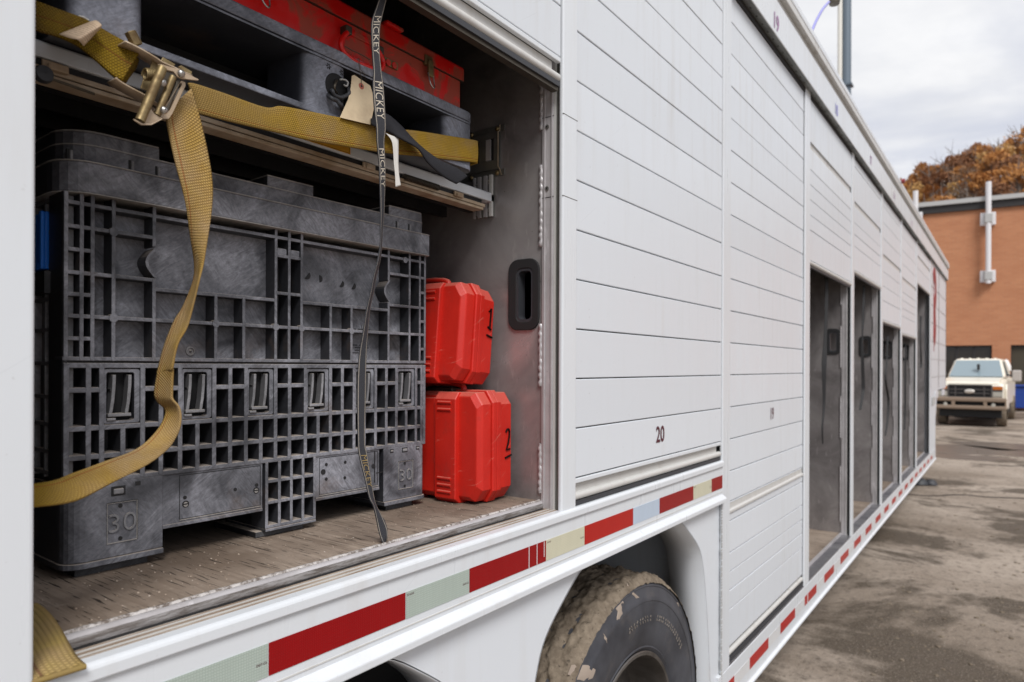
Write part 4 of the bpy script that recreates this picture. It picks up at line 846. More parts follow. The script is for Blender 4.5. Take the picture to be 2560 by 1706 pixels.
red_case((1.309, .146, FLOOR_HI), 0, R(0), 'lower red plastic case, upright on the plywood floor and marked 2', '2')
red_case((1.286, .196, FLOOR_HI + .304), R(5.5), R(2), 'upper red plastic case, tilted on top of another case and marked 1', '1', H=.262)

# ================================================================== BLACK PALLET AND RED TOOLBOX ON THE SHELF
PL = thing('plastic_pallet', (.84, .5, 2.2205), 'scratched black plastic pallet on the upper shelf beam, under the toolbox', 'pallet')
def legblock(x0, x1, y0, y1, rl=.02, rr=.02):
    pts = rrect(x0, x1, y0, y1, .022, 6)
    return MB().prism(pts, 2, 2.2335, 2.338).build('pallet_leg', M['pallet'], PL, smooth=35)
PXL, PXR = .396, 1.284
for x0, x1 in ((PXL + .004, .505), (.789, .893), (1.178, PXR - .003)):
    for y0 in (.148, .55, .95): l_ = legblock(x0, x1, y0, y0 + .13)
    if x0 == .789: MIDL = l_
MB().prism(rrect(PXL, PXR, .145, 1.12, .03, 6), 2, 2.337, 2.3605).build('pallet_deck', M['pallet'], PL, bevel=.003, seg=2)
rp = MB(); rp.prism(rrect(PXL + .001, PXR - .001, .1455, 1.12, .03, 6), 2, 2.3312, 2.3345).build('deck_rim', M['pallet'], PL)
MB().prism(rrect(PXL + .002, PXR, .1455, .30, .03, 6), 2, 2.2215, 2.2335).build('pallet_runner', M['pallet'], PL, bevel=.002)
MB().box(PXL + .03, PXR - .03, .5, 1.1, 2.2215, 2.2335).build('pallet_runner', M['pallet'], PL)
MB().box(PXL + .02, PXR - .02, .33, .36, 2.235, 2.336).build('pallet_web', M['lining'], PL)
q = onY(842, 219, .147)
MB().lathe([(.0001, -.0008), (.0255, -.0008), (.027, .001)], (q.x, .1472, q.z), 1, 28).build('leg_hole', M['cratehole'], PL)
for px, py in ((822, 166), (855, 182)):
    g_ = onY(px, py, .147); s_ = MB()
    for k in range(6): an = math.pi * k / 3; s_.tube([(g_.x + .002 * math.cos(an), .147, g_.z + .002 * math.sin(an)), (g_.x + .0055 * math.cos(an), .147, g_.z + .0055 * math.sin(an))], .0008, 5)
    s_.build('moulded_star', M['cratehole'], PL)
CB = thing('cable_hook', (q.x, .15, q.z - .02), 'black cable loops and pale hook poking from the pallet leg hole', 'cable')
def pth(pts, y): return catmull([onY(a_, b_, y + (t3[0] if t3 else 0)) for a_, b_, *t3 in pts], 5)
MB().tube(pth([(826, 228, .02), (831, 227), (836, 238), (852, 244), (868, 238), (873, 230), (868, 215, .01), (858, 202, .02)], .133), .0036, 9).build('cable_loop', M['rubber'], CB, smooth=60)
MB().tube(pth([(818, 236, .02), (828, 246), (842, 252), (850, 262), (856, 272, .01)], .134), .0042, 9).build('cable_loop', M['rubber'], CB, smooth=60)
MB().tube(pth([(845, 196, .02), (839, 208), (836, 224), (845, 236, .015)], .137), .0026, 8).build('cable_loop', M['darksteel'], CB, smooth=60)
MB().tube(pth([(850, 199), (862, 200), (870, 207), (866, 216), (860, 212)], .136), .0017, 8).build('pale_hook', M['cap'], CB, smooth=60)
TB = thing('metal_toolbox', (.92, .32, 2.3605), 'long chipped red metal toolbox with drop handle, on the pallet', 'toolbox')
TX0, TX1, TY = .588, 1.251, .165
MB().box(TX0, TX1, TY, .46, 2.361, 2.4405).build('toolbox_body', M['redpaint'], TB, bevel=.004)
LD = MB().prism([(TY - .006, 2.434), (TY - .003, 2.434), (TY - .003, 2.445), (.466, 2.445), (.466, 2.4695), (TY - .002, 2.4695), (TY - .006, 2.464)], 0, TX0 - .005, TX1 + .006).build('toolbox_lid', M['redpaint'], TB, bevel=.002)
MB().box(TX0 - .005, TX1 + .006, TY - .0062, TY + .3, 2.4335, 2.4347).build('lid_shadow_gap', M['darksteel'], LD)
MB().box(1.0, 1.05, TY - .012, TY + .03, 2.4695, 2.478).build('lid_hasp', M['redpaint'], LD, bevel=.003)
for xl in (1.130, .705):
    L_ = MB().box(xl - .011, xl + .013, TY - .010, TY, 2.428, 2.450).box(xl - .006, xl + .010, TY - .016, TY - .009, 2.402, 2.438).build('toggle_latch', M['zinc'], TB, bevel=.002)
    MB().tube(catmull([(xl - .007, TY - .014, 2.408), (xl - .004, TY - .018, 2.385), (xl + .006, TY - .018, 2.377), (xl + .012, TY - .016, 2.384), (xl + .010, TY - .014, 2.406)], 4), .0016, 7).build('latch_bail', M['steel'], L_, smooth=60)
MB().box(.925 + .075, .925 + .115, TY - .004, TY, 2.386, 2.402).build('hasp_plate', M['zinc'], TB, bevel=.001)
for k in (.010, .028): MB().disc((.925 + .075 + k, TY - .0045, 2.392), .007, 1, -.002, 14).build('hasp_eye', M['redpaint'], TB)
h0, h1 = onY(853, 92, .150), onY(950, 152, .150)
hp = [onY(a_, b_, .149) for a_, b_ in ((868, 82), (856, 95), (852, 112), (860, 132), (884, 152), (915, 166), (940, 175), (954, 170), (958, 156), (951, 138), (945, 128))]
MB().tube(catmull(hp, 5), .0052, 10).build('drop_handle', M['redpaint'], TB, smooth=60)
for (a_, b_) in ((866, 80), (946, 130)):
    p = onY(a_, b_, .155); MB().box(p.x - .008, p.x + .008, .146, TY, p.z - .006, p.z + .010).build('handle_clip', M['darksteel'], TB, bevel=.002)
pa, pb = onY(872, 85, TY), onY(955, 125, TY)
MB().box(pa.x, pb.x, TY - .004, TY, pb.z - .004, pb.z + .008).build('pressed_swage', M['redpaint'], TB, bevel=.003)
MB().tube(pth([(862, 116), (880, 126), (905, 138), (925, 150)], .151), .0011, 6).build('wire_bail', M['wire'], TB, smooth=60)

# ================================================================== STRAPS
def pairs(lst, y0, wid=None, sgn=1):
    """edge pairs read from the photograph on the strap's own plane; where the strap turns its edge to us the missing width goes into depth"""
    Ls, Rs = [], []
    for i, (a_, b_) in enumerate(lst):
        y = y0[i] if isinstance(y0, (list, tuple)) else y0
        pl, pr = onY(*a_, y), onY(*b_, y); w_ = (pl - pr).length
        if wid and w_ < wid:
            dd = sgn * math.sqrt(wid * wid - w_ * w_) / 2; pl, pr = onY(*a_, y + dd), onY(*b_, y - dd)
        Ls.append(pl); Rs.append(pr)
    return Ls, Rs
RS = thing('ratchet_strap', (.85, .13, 2.2205), 'dirty yellow ratchet strap pulled tight round the pallet, loose tail hanging', 'strap')
top = [(470, 208), (490, 211), (560, 234), (661, 269), (700, 266), (762, 277), (845, 294), (930, 310), (1000, 323), (1051, 329), (1120, 340), (1186, 351)]
bot = [(486, 283), (508, 288), (590, 309), (690, 332), (715, 338), (760, 349), (840, 363), (930, 378), (990, 386), (1051, 392), (1120, 400), (1186, 407)]
yy = [.118, .119, .122, .128, .130, .133, .1335, .137, .1405, .1425, .1425, .1425]
Ls, Rs = pairs(list(zip(top, bot)), yy)
e0, e1 = Ls[-1], Rs[-1]
Ls += [Vector((1.2875, .150, e0.z)), Vector((1.2885, .20, e0.z)), Vector((1.33, .25, e0.z + .03)), Vector((1.458, .29, 2.362))]
Rs += [Vector((1.2875, .150, e1.z)), Vector((1.2885, .20, e1.z)), Vector((1.33, .25, e1.z + .03)), Vector((1.458, .29, 2.315))]
b, _, _ = ribbon(Ls, Rs, 5, 10, .0015); solid(b.build('webbing', M['web'], RS, smooth=60), .0028)
topL = [(60, -8), (97, 6), (150, 26), (211, 49), (280, 88), (335, 118), (352, 128)]; botL = [(60, 66), (97, 80), (150, 96), (196, 118), (245, 158), (283, 192), (306, 202)]
Ls, Rs = pairs(list(zip(topL, botL)), [.16, .145, .14, .137, .128, .118, .114]); b, _, _ = ribbon(Ls, Rs, 5, 10, .002); solid(b.build('webbing', M['webold'], RS, smooth=60), .004)
Ls, Rs = pairs([((346, 126), (302, 203)), ((340, 140), (300, 204)), ((344, 150), (312, 206)), ((338, 170), (309, 208))], [.113, .120, .127, .135]); b, _, _ = ribbon(Ls, Rs, 4, 6); solid(b.build('webbing', M['webold'], RS, smooth=60), .004)
tl = [(424, 268), (416, 300), (436, 399), (459.6, 490), (475.4, 584.7), (487, 683.5), (459.6, 762.6), (436, 802), (412, 861.5), (396, 920), (392.5, 938), (386, 984), (394, 1004.6), (411.6, 1022), (411.6, 1043), (391, 1078.6), (343, 1122), (258.6, 1155), (182, 1183), (136, 1201), (88, 1210), (40, 1216)]
tr_ = [(478, 222), (501, 300), (529, 438), (529, 530), (512, 640), (499, 695), (483, 762.6), (467.5, 818), (444, 861), (432, 920), (433, 925.5), (431, 985), (433, 1000), (447, 1017), (452.4, 1043), (447, 1078.6), (424, 1119), (373, 1160), (284, 1206), (190, 1252), (88, 1267), (40, 1270)]
yt = [.104, .102, .100, .100, .104, .11, .12, .126, .132, .138, .14, .144, .144, .14, .136, .13, .12, .108, .095, .085, .078, .07]
Ls, Rs = pairs(list(zip(tl, tr_)), yt, .0475, 1); b, _, _ = ribbon(Ls, Rs, 5, 10, .0012); TW = solid(b.build('webbing_tail', M['webdust'], RS, smooth=60), .0026)
# sewn paper label on the left webbing
lp = [((128, 90), (222, 52)), ((150, 80), (238, 52)), ((172, 95), (248, 57)), ((195, 101), (254, 64)), ((209, 116), (250, 70))]
Ls, Rs = pairs([((148, 86), (226, 55)), ((165, 92), (238, 52)), ((180, 97), (246, 55)), ((195, 100), (254, 64)), ((209, 116), (250, 72))], [.128, .120, .113, .108, .118]); b, _, _ = ribbon(Ls, Rs, 4, 6); solid(b.build('sewn_label', M['paper'], RS, smooth=60), .0008)
p0, p1 = onY(197, 40, .138), onY(222, 51, .136); MB().tube([p0, (p0 + p1) / 2 + Vector((0, 0, .001)), p1], .0012, 6).build('label_edge', M['whiteribbon'], RS)
# ratchet buckle: its own parts hang under one frame
yR = .112
def rp_(a_, b_, y=yR): return onY(300 + a_ * .1658, 80 + b_ * .1658, y)
def plate(edge, y0, y1, th, nm, m, parent, bev=.0008):
    """edge: outline seen on plane y0, carried to y1 as a thin folded plate"""
    Ls = [rp_(a_, b_, y0) for a_, b_ in edge]; Rs = [Vector((p.x, y1, p.z)) for p in Ls]; b, _, _ = ribbon(Ls, Rs, 2, 2); o = b.build(nm, m, parent, smooth=40); solid(o, th); return o
RF = plate([(80, 140), (330, 262), (560, 400), (640, 455), (830, 540), (1090, 660)], .098, .124, .0022, 'ratchet_frame', M['zincplate'], RS)
plate([(-60, 690), (0, 745), (180, 850), (380, 955), (460, 1010), (620, 1120)], .098, .124, .0022, 'frame_side', M['zincplate'], RF)
def face_plate(pts, y, th, nm, m, parent):
    q = [rp_(a_, b_, y) for a_, b_ in pts]; b = MB(); n_ = len(q); b.v = [tuple(p) for p in q] + [(p.x, p.y + th, p.z) for p in q]
    b.f = [tuple(range(n_)), tuple(range(n_, 2 * n_))[::-1]] + [(k, (k + 1) % n_, n_ + (k + 1) % n_, n_ + k) for k in range(n_)]
    return b.build(nm, m, parent, bevel=.0006)
face_plate([(490, 420), (600, 470), (560, 640), (440, 900), (310, 850), (360, 690), (440, 600)], .108, .002, 'ratchet_base', M['zinc'], RF)
face_plate([(570, 485), (640, 490), (800, 540), (880, 565), (1190, 715), (1180, 735), (930, 705), (870, 680), (810, 600), (690, 572), (590, 510)], .082, .003, 'handle_cam', M['zincplate'], RF)
face_plate([(205, 1310), (340, 1375), (470, 1385), (640, 1300), (640, 1320), (480, 1405), (330, 1405), (215, 1335)], .078, .003, 'handle_cam', M['zincplate'], RF)
face_plate([(455, 1140), (350, 1370), (470, 1388), (640, 1300), (520, 1235)], .084, .002, 'handle_web', M['zincplate'], RF)
face_plate([(620, 430), (650, 380), (840, 490), (800, 535), (720, 500)], .100, .003, 'pawl_plate', M['zinc'], RF)
face_plate([(880, 525), (930, 505), (1090, 600), (1075, 650), (960, 590)], .100, .003, 'pawl_plate', M['zinc'], RF)
face_plate([(560, 560), (870, 640), (760, 900), (600, 1180), (470, 1110), (560, 800)], .106, .003, 'pawl_plate', M['darksteel'], RF)
MB().tube([rp_(640, 545, .080), rp_(300, 1345, .080)], .0066, 14).build('handle_grip', M['zinc'], RF, smooth=60)
MB().tube([rp_(800, 680, .086), rp_(555, 1260, .086)], .0048, 12).build('spindle', M['zinc'], RF, smooth=60)
MB().tube([rp_(870, 740, .092), rp_(690, 1180, .092)], .0040, 12).build('spindle', M['darksteel'], RF, smooth=60)
def frame_bar(o4, i4, y):
    O4 = [rp_(*p, y) for p in o4]; I4 = [rp_(*p, y) for p in i4]; b = MB(); n_ = len(O4)
    b.v = [tuple(p) for p in O4 + I4] + [(p.x, p.y + .004, p.z) for p in O4 + I4]
    for k in range(n_):
        j = (k + 1) % n_; b.f += [(k, j, n_ + j, n_ + k), (2 * n_ + k, 3 * n_ + k, 3 * n_ + j, 2 * n_ + j), (k, 2 * n_ + k, 2 * n_ + j, j), (n_ + k, n_ + j, 3 * n_ + j, 3 * n_ + k)]
    return b.build('slotted_bar', M['zincplate'], RF, bevel=.0012)
frame_bar([(925, 735), (985, 760), (990, 810), (790, 1230), (735, 1310), (660, 1310), (610, 1270), (640, 1190)], [(900, 780), (930, 770), (935, 800), (760, 1170), (700, 1240), (665, 1240), (645, 1215), (690, 1140)], .088)
p0 = rp_(150, 110, .108); p1 = rp_(285, 185, .108); dirv = (p1 - p0).normalized()
BT = MB(); cN = rp_(215, 150, .106); BT.tube([cN - Vector((.006, .0, -.012)), cN + Vector((.004, 0, -.004))], .0085, 6).build('bolt_head', M['zinc'], RF, bevel=.001)
spring(rp_(370, 640, .092), rp_(500, 650, .092), .008, 5, .0014).build('ratchet_spring', M['zinc'], RF, smooth=60)
for a_, b_ in ((645, 765), (925, 628), (665, 1180)): MB().lathe([(.001, -.004), (.0045, -.003), (.0055, .001)], rp_(a_, b_, .080), 1, 14).build('rivet', M['steel'], RF, smooth=60)
# end of a second yellow strap lying over the sill
SE = thing('folded_strap_end', (.33, .03, 1.41), 'worn end of yellow webbing folded over the sill by the left post', 'strap')
el = [(40, 1500), (64, 1508), (78, 1560), (92, 1640), (90, 1700)]; er = [(92, 1511), (136, 1548), (172, 1612), (190, 1646), (212, 1662)]
Pr = [onZ(92, 1511, 1.413), onZ(116, 1528, 1.4145), onZ(140, 1556, 1.4135), onZ(160, 1588, 1.411), onZ(176, 1618, 1.4065), onZ(192, 1644, 1.3995), onZ(212, 1662, 1.3925)]
Pl = [Vector((.268, p.y, p.z + .001)) for p in Pr]
b, _, _ = ribbon(Pl, Pr, 5, 10, -.001); solid(b.build('webbing', M['webedge'], SE, smooth=60), .0045)
hem = [Pl[-1].lerp(Pr[-1], k / 12) + Vector((0, -.002, -.0015)) for k in range(13)]; MB().tube(hem, .0036, 8).build('rolled_hem', M['webedge'], SE, smooth=60)
# narrow black pull strap with woven lettering
PS = thing('pull_strap', (.94, .08, FLOOR_HI), 'narrow black lettered pull strap hanging in the open bay before the container', 'strap')
ml = [(956, -50), (946, 0), (931.7, 43), (928, 71), (930, 125), (933.5, 178.5), (932, 214), (935, 268), (940.6, 321), (942, 357), (947, 410.5), (949.5, 464), (951, 520), (951, 564), (950, 614), (944, 651), (934, 688.7), (927, 726), (916, 775.7), (907.5, 829.7), (899, 879.5), (894.5, 929), (893, 1003.8), (894.5, 1103), (897, 1137), (911.7, 1197), (923, 1244.8), (933, 1264.7), (941, 1300), (946, 1326), (951, 1343), (957, 1357)]
mr = [(978, -50), (965.6, 0), (955, 43), (949.5, 71), (948, 125), (953, 178.5), (958.5, 219), (962, 272), (964, 321), (960, 357), (963, 410.5), (962, 464), (960, 527), (956.5, 564), (954, 614), (950, 651), (940.5, 688.7), (934, 726), (924, 775.7), (919, 829.7), (916, 873), (914.6, 929), (913.6, 1003.8), (911.4, 1103), (917.5, 1136), (926.6, 1195), (935, 1244.8), (940.5, 1264.7), (955, 1293), (967, 1322), (968.5, 1342), (964.5, 1356)]
ym = [.045, .046, .047, .048, .05, .05, .05, .05, .05, .052, .055, .058, .06, .062, .064, .066, .068, .07, .072, .074, .076, .078, .08, .082, .083, .083, .083, .083, .083, .083, .083, .084]
Ls, Rs = pairs(list(zip(ml, mr)), ym, .0150, -1); b, at, ln_ = ribbon(Ls, Rs, 5, 6); solid(b.build('pull_webbing', M['pull'], PS, smooth=60), .0022)
def on_ribbon(word, s0, s1, v0, v1, m, off=.0018):
    vs, fs, wd = text(word, 0., -.012); t_ = MB(); out = []
    for v in vs:
        sv = s0 + (s1 - s0) * (v[0] / wd + .5); tv = v0 + (v1 - v0) * (.5 - v[1]); p = at(sv, tv)
        tg = at(sv + .002, tv) - at(sv - .002, tv); ac = at(sv, min(tv + .05, 1)) - at(sv, tv - .05); n_ = tg.cross(ac).normalized()
        if n_.dot(EYE - p) < 0: n_ = -n_
        out.append(p + n_ * off)
    t_.add(out, fs); t_.build('woven_lettering', m, PS)
def s_at(py):
    best = 0; k = 0
    while k < ln_:
        p = at(k, .5); u = p - EYE; z_ = u.dot(fw); y_ = PPY - F_PX * u.z / z_
        if y_ < py: best = k
        k += .002
    return best
for a_, b_, m in ((43, 138, 'thread'), (208, 300, 'thread'), (374, 470, 'thread'), (1140, 1220, 'threadgold')): on_ribbon('MICKEY', s_at(a_), s_at(b_), .84, .16, M[m])
# looped end of the pull strap
lp_ = pth([(958, 1352), (964, 1344), (966, 1325), (958, 1300), (948, 1290)], .088); MB().tube(lp_, .0022, 6).build('loop_edge', M['pull'], PS, smooth=60)
# plain black sleeve and white tape tied over the yellow strap
BS = thing('black_strap', (1.05, .12, 2.2205), 'plain black webbing end twisted over the tight yellow strap', 'strap')
upE = [(926, 292), (962, 284), (1001, 314), (1040.6, 357), (1090.5, 396), (1140.5, 421), (1168, 441)]; dnE = [(930, 312), (968, 330), (1003, 348), (1045, 372), (1069, 407), (1108.4, 442.7), (1140.5, 460.5)]
Ls, Rs = pairs(list(zip(upE, dnE)), [.128, .122, .118, .116, .112, .108, .106], .034, 1); b, _, _ = ribbon(Ls, Rs, 5, 8, .003); solid(b.build('sleeve', M['blackweb'], BS, smooth=60), .003)
WT = thing('white_tape', (1.0, .11, 2.17), 'short white cloth tape dangling from the black webbing end', 'ribbon')
Ls, Rs = pairs([((964, 333), (996, 345)), ((976, 347), (996, 356)), ((982, 365), (996, 375)), ((985, 411), (996, 411)), ((988, 440), (998, 440)), ((989, 468), (1002, 464))], [.116, .112, .110, .109, .108, .107]); b, _, _ = ribbon(Ls, Rs, 5, 4, .0008); solid(b.build('tape', M['whiteribbon'], WT, smooth=60), .0008)
MT = thing('manila_tag', (.93, .14, 2.26), 'cream card tag wired to the red toolbox handle', 'tag')
pts = [(880, 190), (886, 188), (926, 215), (932, 235), (935, 270), (926, 312), (850, 294), (871, 248), (877, 220)]
q = [onY(a_, b_, .1325 - .006 * ((b_ - 190) / 120)) for a_, b_ in pts]; n_ = len(q); b = MB(); b.v = [tuple(p) for p in q] + [(p.x, p.y + .0008, p.z) for p in q]
b.f = [tuple(range(n_)), tuple(range(n_, 2 * n_))[::-1]] + [(k, (k + 1) % n_, n_ + (k + 1) % n_, n_ + k) for k in range(n_)]; b.build('tag_card', M['manila'], MT)
e_ = onY(903.5, 216, .131); MB().lathe([(.0022, -.0006), (.0062, -.0006), (.0062, .0004)], e_, 1, 18).build('eyelet', M['eyelet'], MT); MB().disc(e_ + Vector((0, -.0007, 0)), .0024, 1, .0006, 12).build('eyelet_hole', M['black'], MT)
MB().tube(pth([(904, 216), (903, 195), (899, 172), (895, 150), (898, 147), (901, 172), (912, 190), (914, 212, .012)], .130), .0006, 5).build('tag_wire', M['wire'], MT, smooth=60)
# straps hanging in the far bays
hang = [('black door strap with pale top, hanging in the first raised bay', [(2066, 672, .04), (2066, 760, .04), (2063, 850, .04), (2061, 895, .06), (2060, 930, .05), (2060, 1010, .03), (2056, 1070, .02), (2057, 1110, .014)], 'black'),
        ('black door strap ending in a loop, hanging in the second raised bay', [(2160, 715, .03), (2158, 790, .045), (2156, 840, .02), (2156, 890, .045), (2158, 960, .05), (2157, 985, .045), (2150, 1025, .04)], 'black'),
        ('thin black door strap curling left, hanging in the third raised bay', [(2219, 840, .04), (2217, 900, .03), (2214, 950, .035), (2221, 1000, .04), (2219, 1050, .04), (2213, 1090, .03)], 'black'),
        ('thin black door strap hanging in the fourth raised bay', [(2264, 860, .03), (2263, 950, .04), (2263, 1020, .04), (2261, 1075, .03)], 'black'),
        ('short black door strap hanging in the last raised bay', [(2302, 790, .05), (2301, 850, .03), (2303, 905, .05), (2302, 920, .05)], 'black')]
for lab, pts, m in hang:
    h_ = thing('door_strap', onY(pts[0][0], pts[0][1], .06), lab, 'strap', 'straps hanging in the raised bays'); Ls = [onY(a_, b_, .06) - rt * (w_ * .27) for a_, b_, w_ in pts]; Rs = [onY(a_, b_, .06) + rt * (w_ * .27) for a_, b_, w_ in pts]
    b, _, _ = ribbon(Ls, Rs, 4, 2); solid(b.build('pull_webbing', M[m], h_), .003)

# ================================================================== BACKGROUND
# brick building behind the truck; its wall runs almost square to the trailer
WA = R(96.8); wdir = Vector((math.cos(WA), math.sin(WA), 0)); wn = Vector((-wdir.y, wdir.x, 0))   # wn points towards the camera
WO = EYE.copy(); WO.z = 0; WO = WO + Vector((36.2, 1.3, 0))
def on_wall(px, py, off=0.0):
    r = ray(px, py); t = ((WO + wn * off - EYE).dot(wn)) / r.dot(wn); return EYE + r * t
BD = thing('brick_building', WO, 'orange brick building with flat roof across the yard beyond the trailer', 'building', rot=(0, 0, WA - R(90)), world=False)
BI = (Matrix.Translation(BD.location) @ Matrix.Rotation(WA - R(90), 4, 'Z')).inverted()
def bl(px, py, off=0.0): return BI @ on_wall(px, py, off)        # building's own axes: -x faces us, y along the wall
zt = bl(2430, 526).z; zc = bl(2430, 508).z; zc2 = bl(2430, 497).z
# wall with openings cut as pieces between them
w1l, w1r = bl(2350, 900).y, bl(2480, 900).y; w2l, w2r = bl(2527, 900).y, bl(2527, 900).y - 2.6; wz1 = bl(2430, 864).z; wz0 = .95
b = MB(); ys = sorted([22, w1l, w1r, w2l, w2r, -40]); b.box(0, .4, -40, 22, wz1, zt).box(0, .4, -40, 22, 0, wz0)
for a_, c in ((ys[0], w2r), (w2l, w1r), (w1l, 22)): b.box(0, .4, a_, c, wz0, wz1)
b.build('brick_wall', M['brick'], BD)
for y0, y1, m in ((w1r, w1l, 'bwin'), (w2r, w2l, 'bdoor')):
    w_ = MB().box(.16, .2, y0, y1, wz0, wz1).build('window', M[m], BD)
    f_ = MB()
    for k in range(4): yy = y0 + (y1 - y0) * k / 3; f_.box(.12, .17, yy - .04, yy + .04, wz0, wz1)
    f_.box(.12, .17, y0, y1, wz1 - .07, wz1).box(.12, .17, y0, y1, wz0, wz0 + .07); f_.build('window_frame', M['darkband'], w_); MB().box(-.05, .2, y0 - .1, y1 + .1, wz0 - .1, wz0 - .003).build('sill', M['cap'], w_)
MB().box(-.12, .5, -40.2, 22.2, zt, zc - .003).build('fascia', M['darkband'], BD); MB().box(-.22, .6, -40.3, 22.3, zc, zc2).build('coping', M['cap'], BD); MB().box(.401, 26, -40, 22, 0, zt - .2).build('rear_block', M['cap'], BD)
for (pc, pt, pb, brs) in ((2471.5, 455, 709, ((530, 562), (675, 705))), (2289, 478, 709, ((530, 562), (675, 705)))):
    p_ = bl(pc, pt, .35); q_ = bl(pc, pb, .35); P = MB().tube([(-.35, p_.y, q_.z), (-.35, p_.y, p_.z)], .105, 14).build('wall_pipe', M['pipe'], BD, smooth=60)
    for a_, c in brs:
        za, zb_ = bl(pc, a_, .35).z, bl(pc, c, .35).z; MB().box(-.24, -.003, p_.y - .28, p_.y + .28, zb_, za).build('pipe_bracket', M['pipe'], P, bevel=.03); MB().box(-.47, -.245, p_.y - .14, p_.y + .14, zb_ + .08, za - .08).build('pipe_clamp', M['cap'], P, bevel=.02)
# tall pole with a pale tube beside it
PO = onZ(2113, 1060, 0); PO = EYE + (PO - EYE).normalized() * 1; dd_ = ray(2113, 900); dd_.z = 0; PO = EYE + dd_.normalized() * 22.3; PO.z = 0
LP = thing('utility_pole', PO, 'tall grey steel pole with a cream tube beside it, rising behind the trailer roof', 'pole')
MB().tube([(PO.x, PO.y, 0), (PO.x, PO.y, 16)], [.145, .125], 18).build('pole_shaft', M['poleg'], LP, smooth=60)
sd = rt * -.19; MB().tube([(PO.x + sd.x, PO.y + sd.y, 0), (PO.x + sd.x, PO.y + sd.y, 16)], .065, 12).build('side_tube', M['cream'], LP, smooth=60)
for z in (4, 7, 10, 13): MB().box(PO.x - .17, PO.x + .17, PO.y - .17, PO.y + .25, z, z + .06).build('pole_band', M['poleg'], LP)
# hill and its autumn wood
rg = random.Random(11)
hb = MB(); HN = 46
def hz(x, y):                                                       # ridge climbs to the right of the picture
    t = max(0, min(1, (x - 95) / 90)); s_ = 1 / (1 + math.exp((y - 6) / 9.5)); return (t * t * (3 - 2 * t)) * (36 + 11 * s_ + 1.5 * math.sin(y * .2) + 4 * max(0, min(1, (-y - 15) / 60)))
for i in range(HN):
    for j in range(HN): x = 90 + 200 * i / (HN - 1); y = -110 + 190 * j / (HN - 1); hb.v.append((x, y, hz(x, y) - .05))
for i in range(HN - 1):
    for j in range(HN - 1): q = i * HN + j; hb.f.append((q, q + 1, q + HN + 1, q + HN))
structure('hill', hb, M['hill'], smooth=80)
def tree_proto(kind, h, cr, dens):
    t = thing('autumn_tree', (0, 0, 0), '', 'tree', 'trees in the wood on the far hillside', world=False)
    tb = MB().tube([(0, 0, -1), (.1, .05, h * .3), (.0, .1, h * .62), (.15, 0, h * .9)], [.28, .22, .13, .04], 7)
    for k in range(9):
        an = rg.uniform(0, 6.28); z0 = h * rg.uniform(.25, .7); l_ = cr * rg.uniform(.6, 1.0); tb.tube([(0.05, .05, z0), (math.cos(an) * l_ * .5, math.sin(an) * l_ * .5, z0 + l_ * .35), (math.cos(an) * l_, math.sin(an) * l_, z0 + l_ * .8)], [.10, .06, .02], 5)
        for q in range(3 if kind == 4 else 1):
            a2 = an + rg.uniform(-.8, .8); tb.tube([(math.cos(an) * l_ * .5, math.sin(an) * l_ * .5, z0 + l_ * .35), (math.cos(a2) * l_ * .9, math.sin(a2) * l_ * .9, z0 + l_ * rg.uniform(.6, 1.3))], [.04, .012], 4)
    tb.build('trunk', M['bark'], t)
    lb = MB(); cl = []
    for k in range(int(13 * dens) + 4):
        an = rg.uniform(0, 6.28); rr = cr * math.sqrt(rg.random()); z = h * (.42 + .55 * rg.random() * (1 - .55 * (rr / cr) ** 2)); cl.append((Vector((math.cos(an) * rr, math.sin(an) * rr, z)), rg.uniform(.7, 1.4)))
    for c, r_ in cl:
        for k in range(int(80 * dens)):
            d_ = Vector((rg.gauss(0, 1), rg.gauss(0, 1), rg.gauss(0, .75))); d_ = d_.normalized() * r_ * rg.random() ** .4; p = c + d_; s_ = rg.uniform(.14, .32)
            a_ = Vector((rg.gauss(0, 1), rg.gauss(0, 1), rg.gauss(0, 1))).normalized(); b_ = a_.orthogonal().normalized(); lb.add([p - a_ * s_, p + b_ * s_ * .6, p + a_ * s_, p - b_ * s_ * .6], [(0, 1, 2, 3)])
    lb.build('crown', LEAF[kind], t); return t
KL = ['rust brown leafy tree in the wood on the far hillside', 'bright orange leafy tree in the wood on the far hillside', 'dull brown thinning tree in the wood on the far hillside', 'golden yellow leafy tree in the wood on the far hillside', 'nearly bare grey tree in the wood on the far hillside']
protos = []
for kind, h, cr, dn in ((0, 8.5, 2.9, 1.0), (0, 7, 2.5, .9), (1, 8, 2.7, 1.0), (1, 9.5, 3.0, .9), (2, 8, 2.6, .7), (2, 7, 2.9, .6), (3, 7.5, 2.6, .9), (4, 8, 2.6, .16), (4, 7, 2.4, .1)):
    t = tree_proto(kind, h, cr, dn); t['label'] = KL[kind]; protos.append((kind, t))
spots = []
for k in range(4000):
    if len(spots) >= 190: break
    x = rg.uniform(108, 196); px = rg.uniform(2225, 2640); r_ = ray(px, 900); t = x / r_.x; y = EYE.y + r_.y * t; z = hz(x, y)
    if all((x - a_) ** 2 + (y - b_) ** 2 > 3.0 ** 2 for a_, b_, _, _ in spots): spots.append((x, y, z, px))
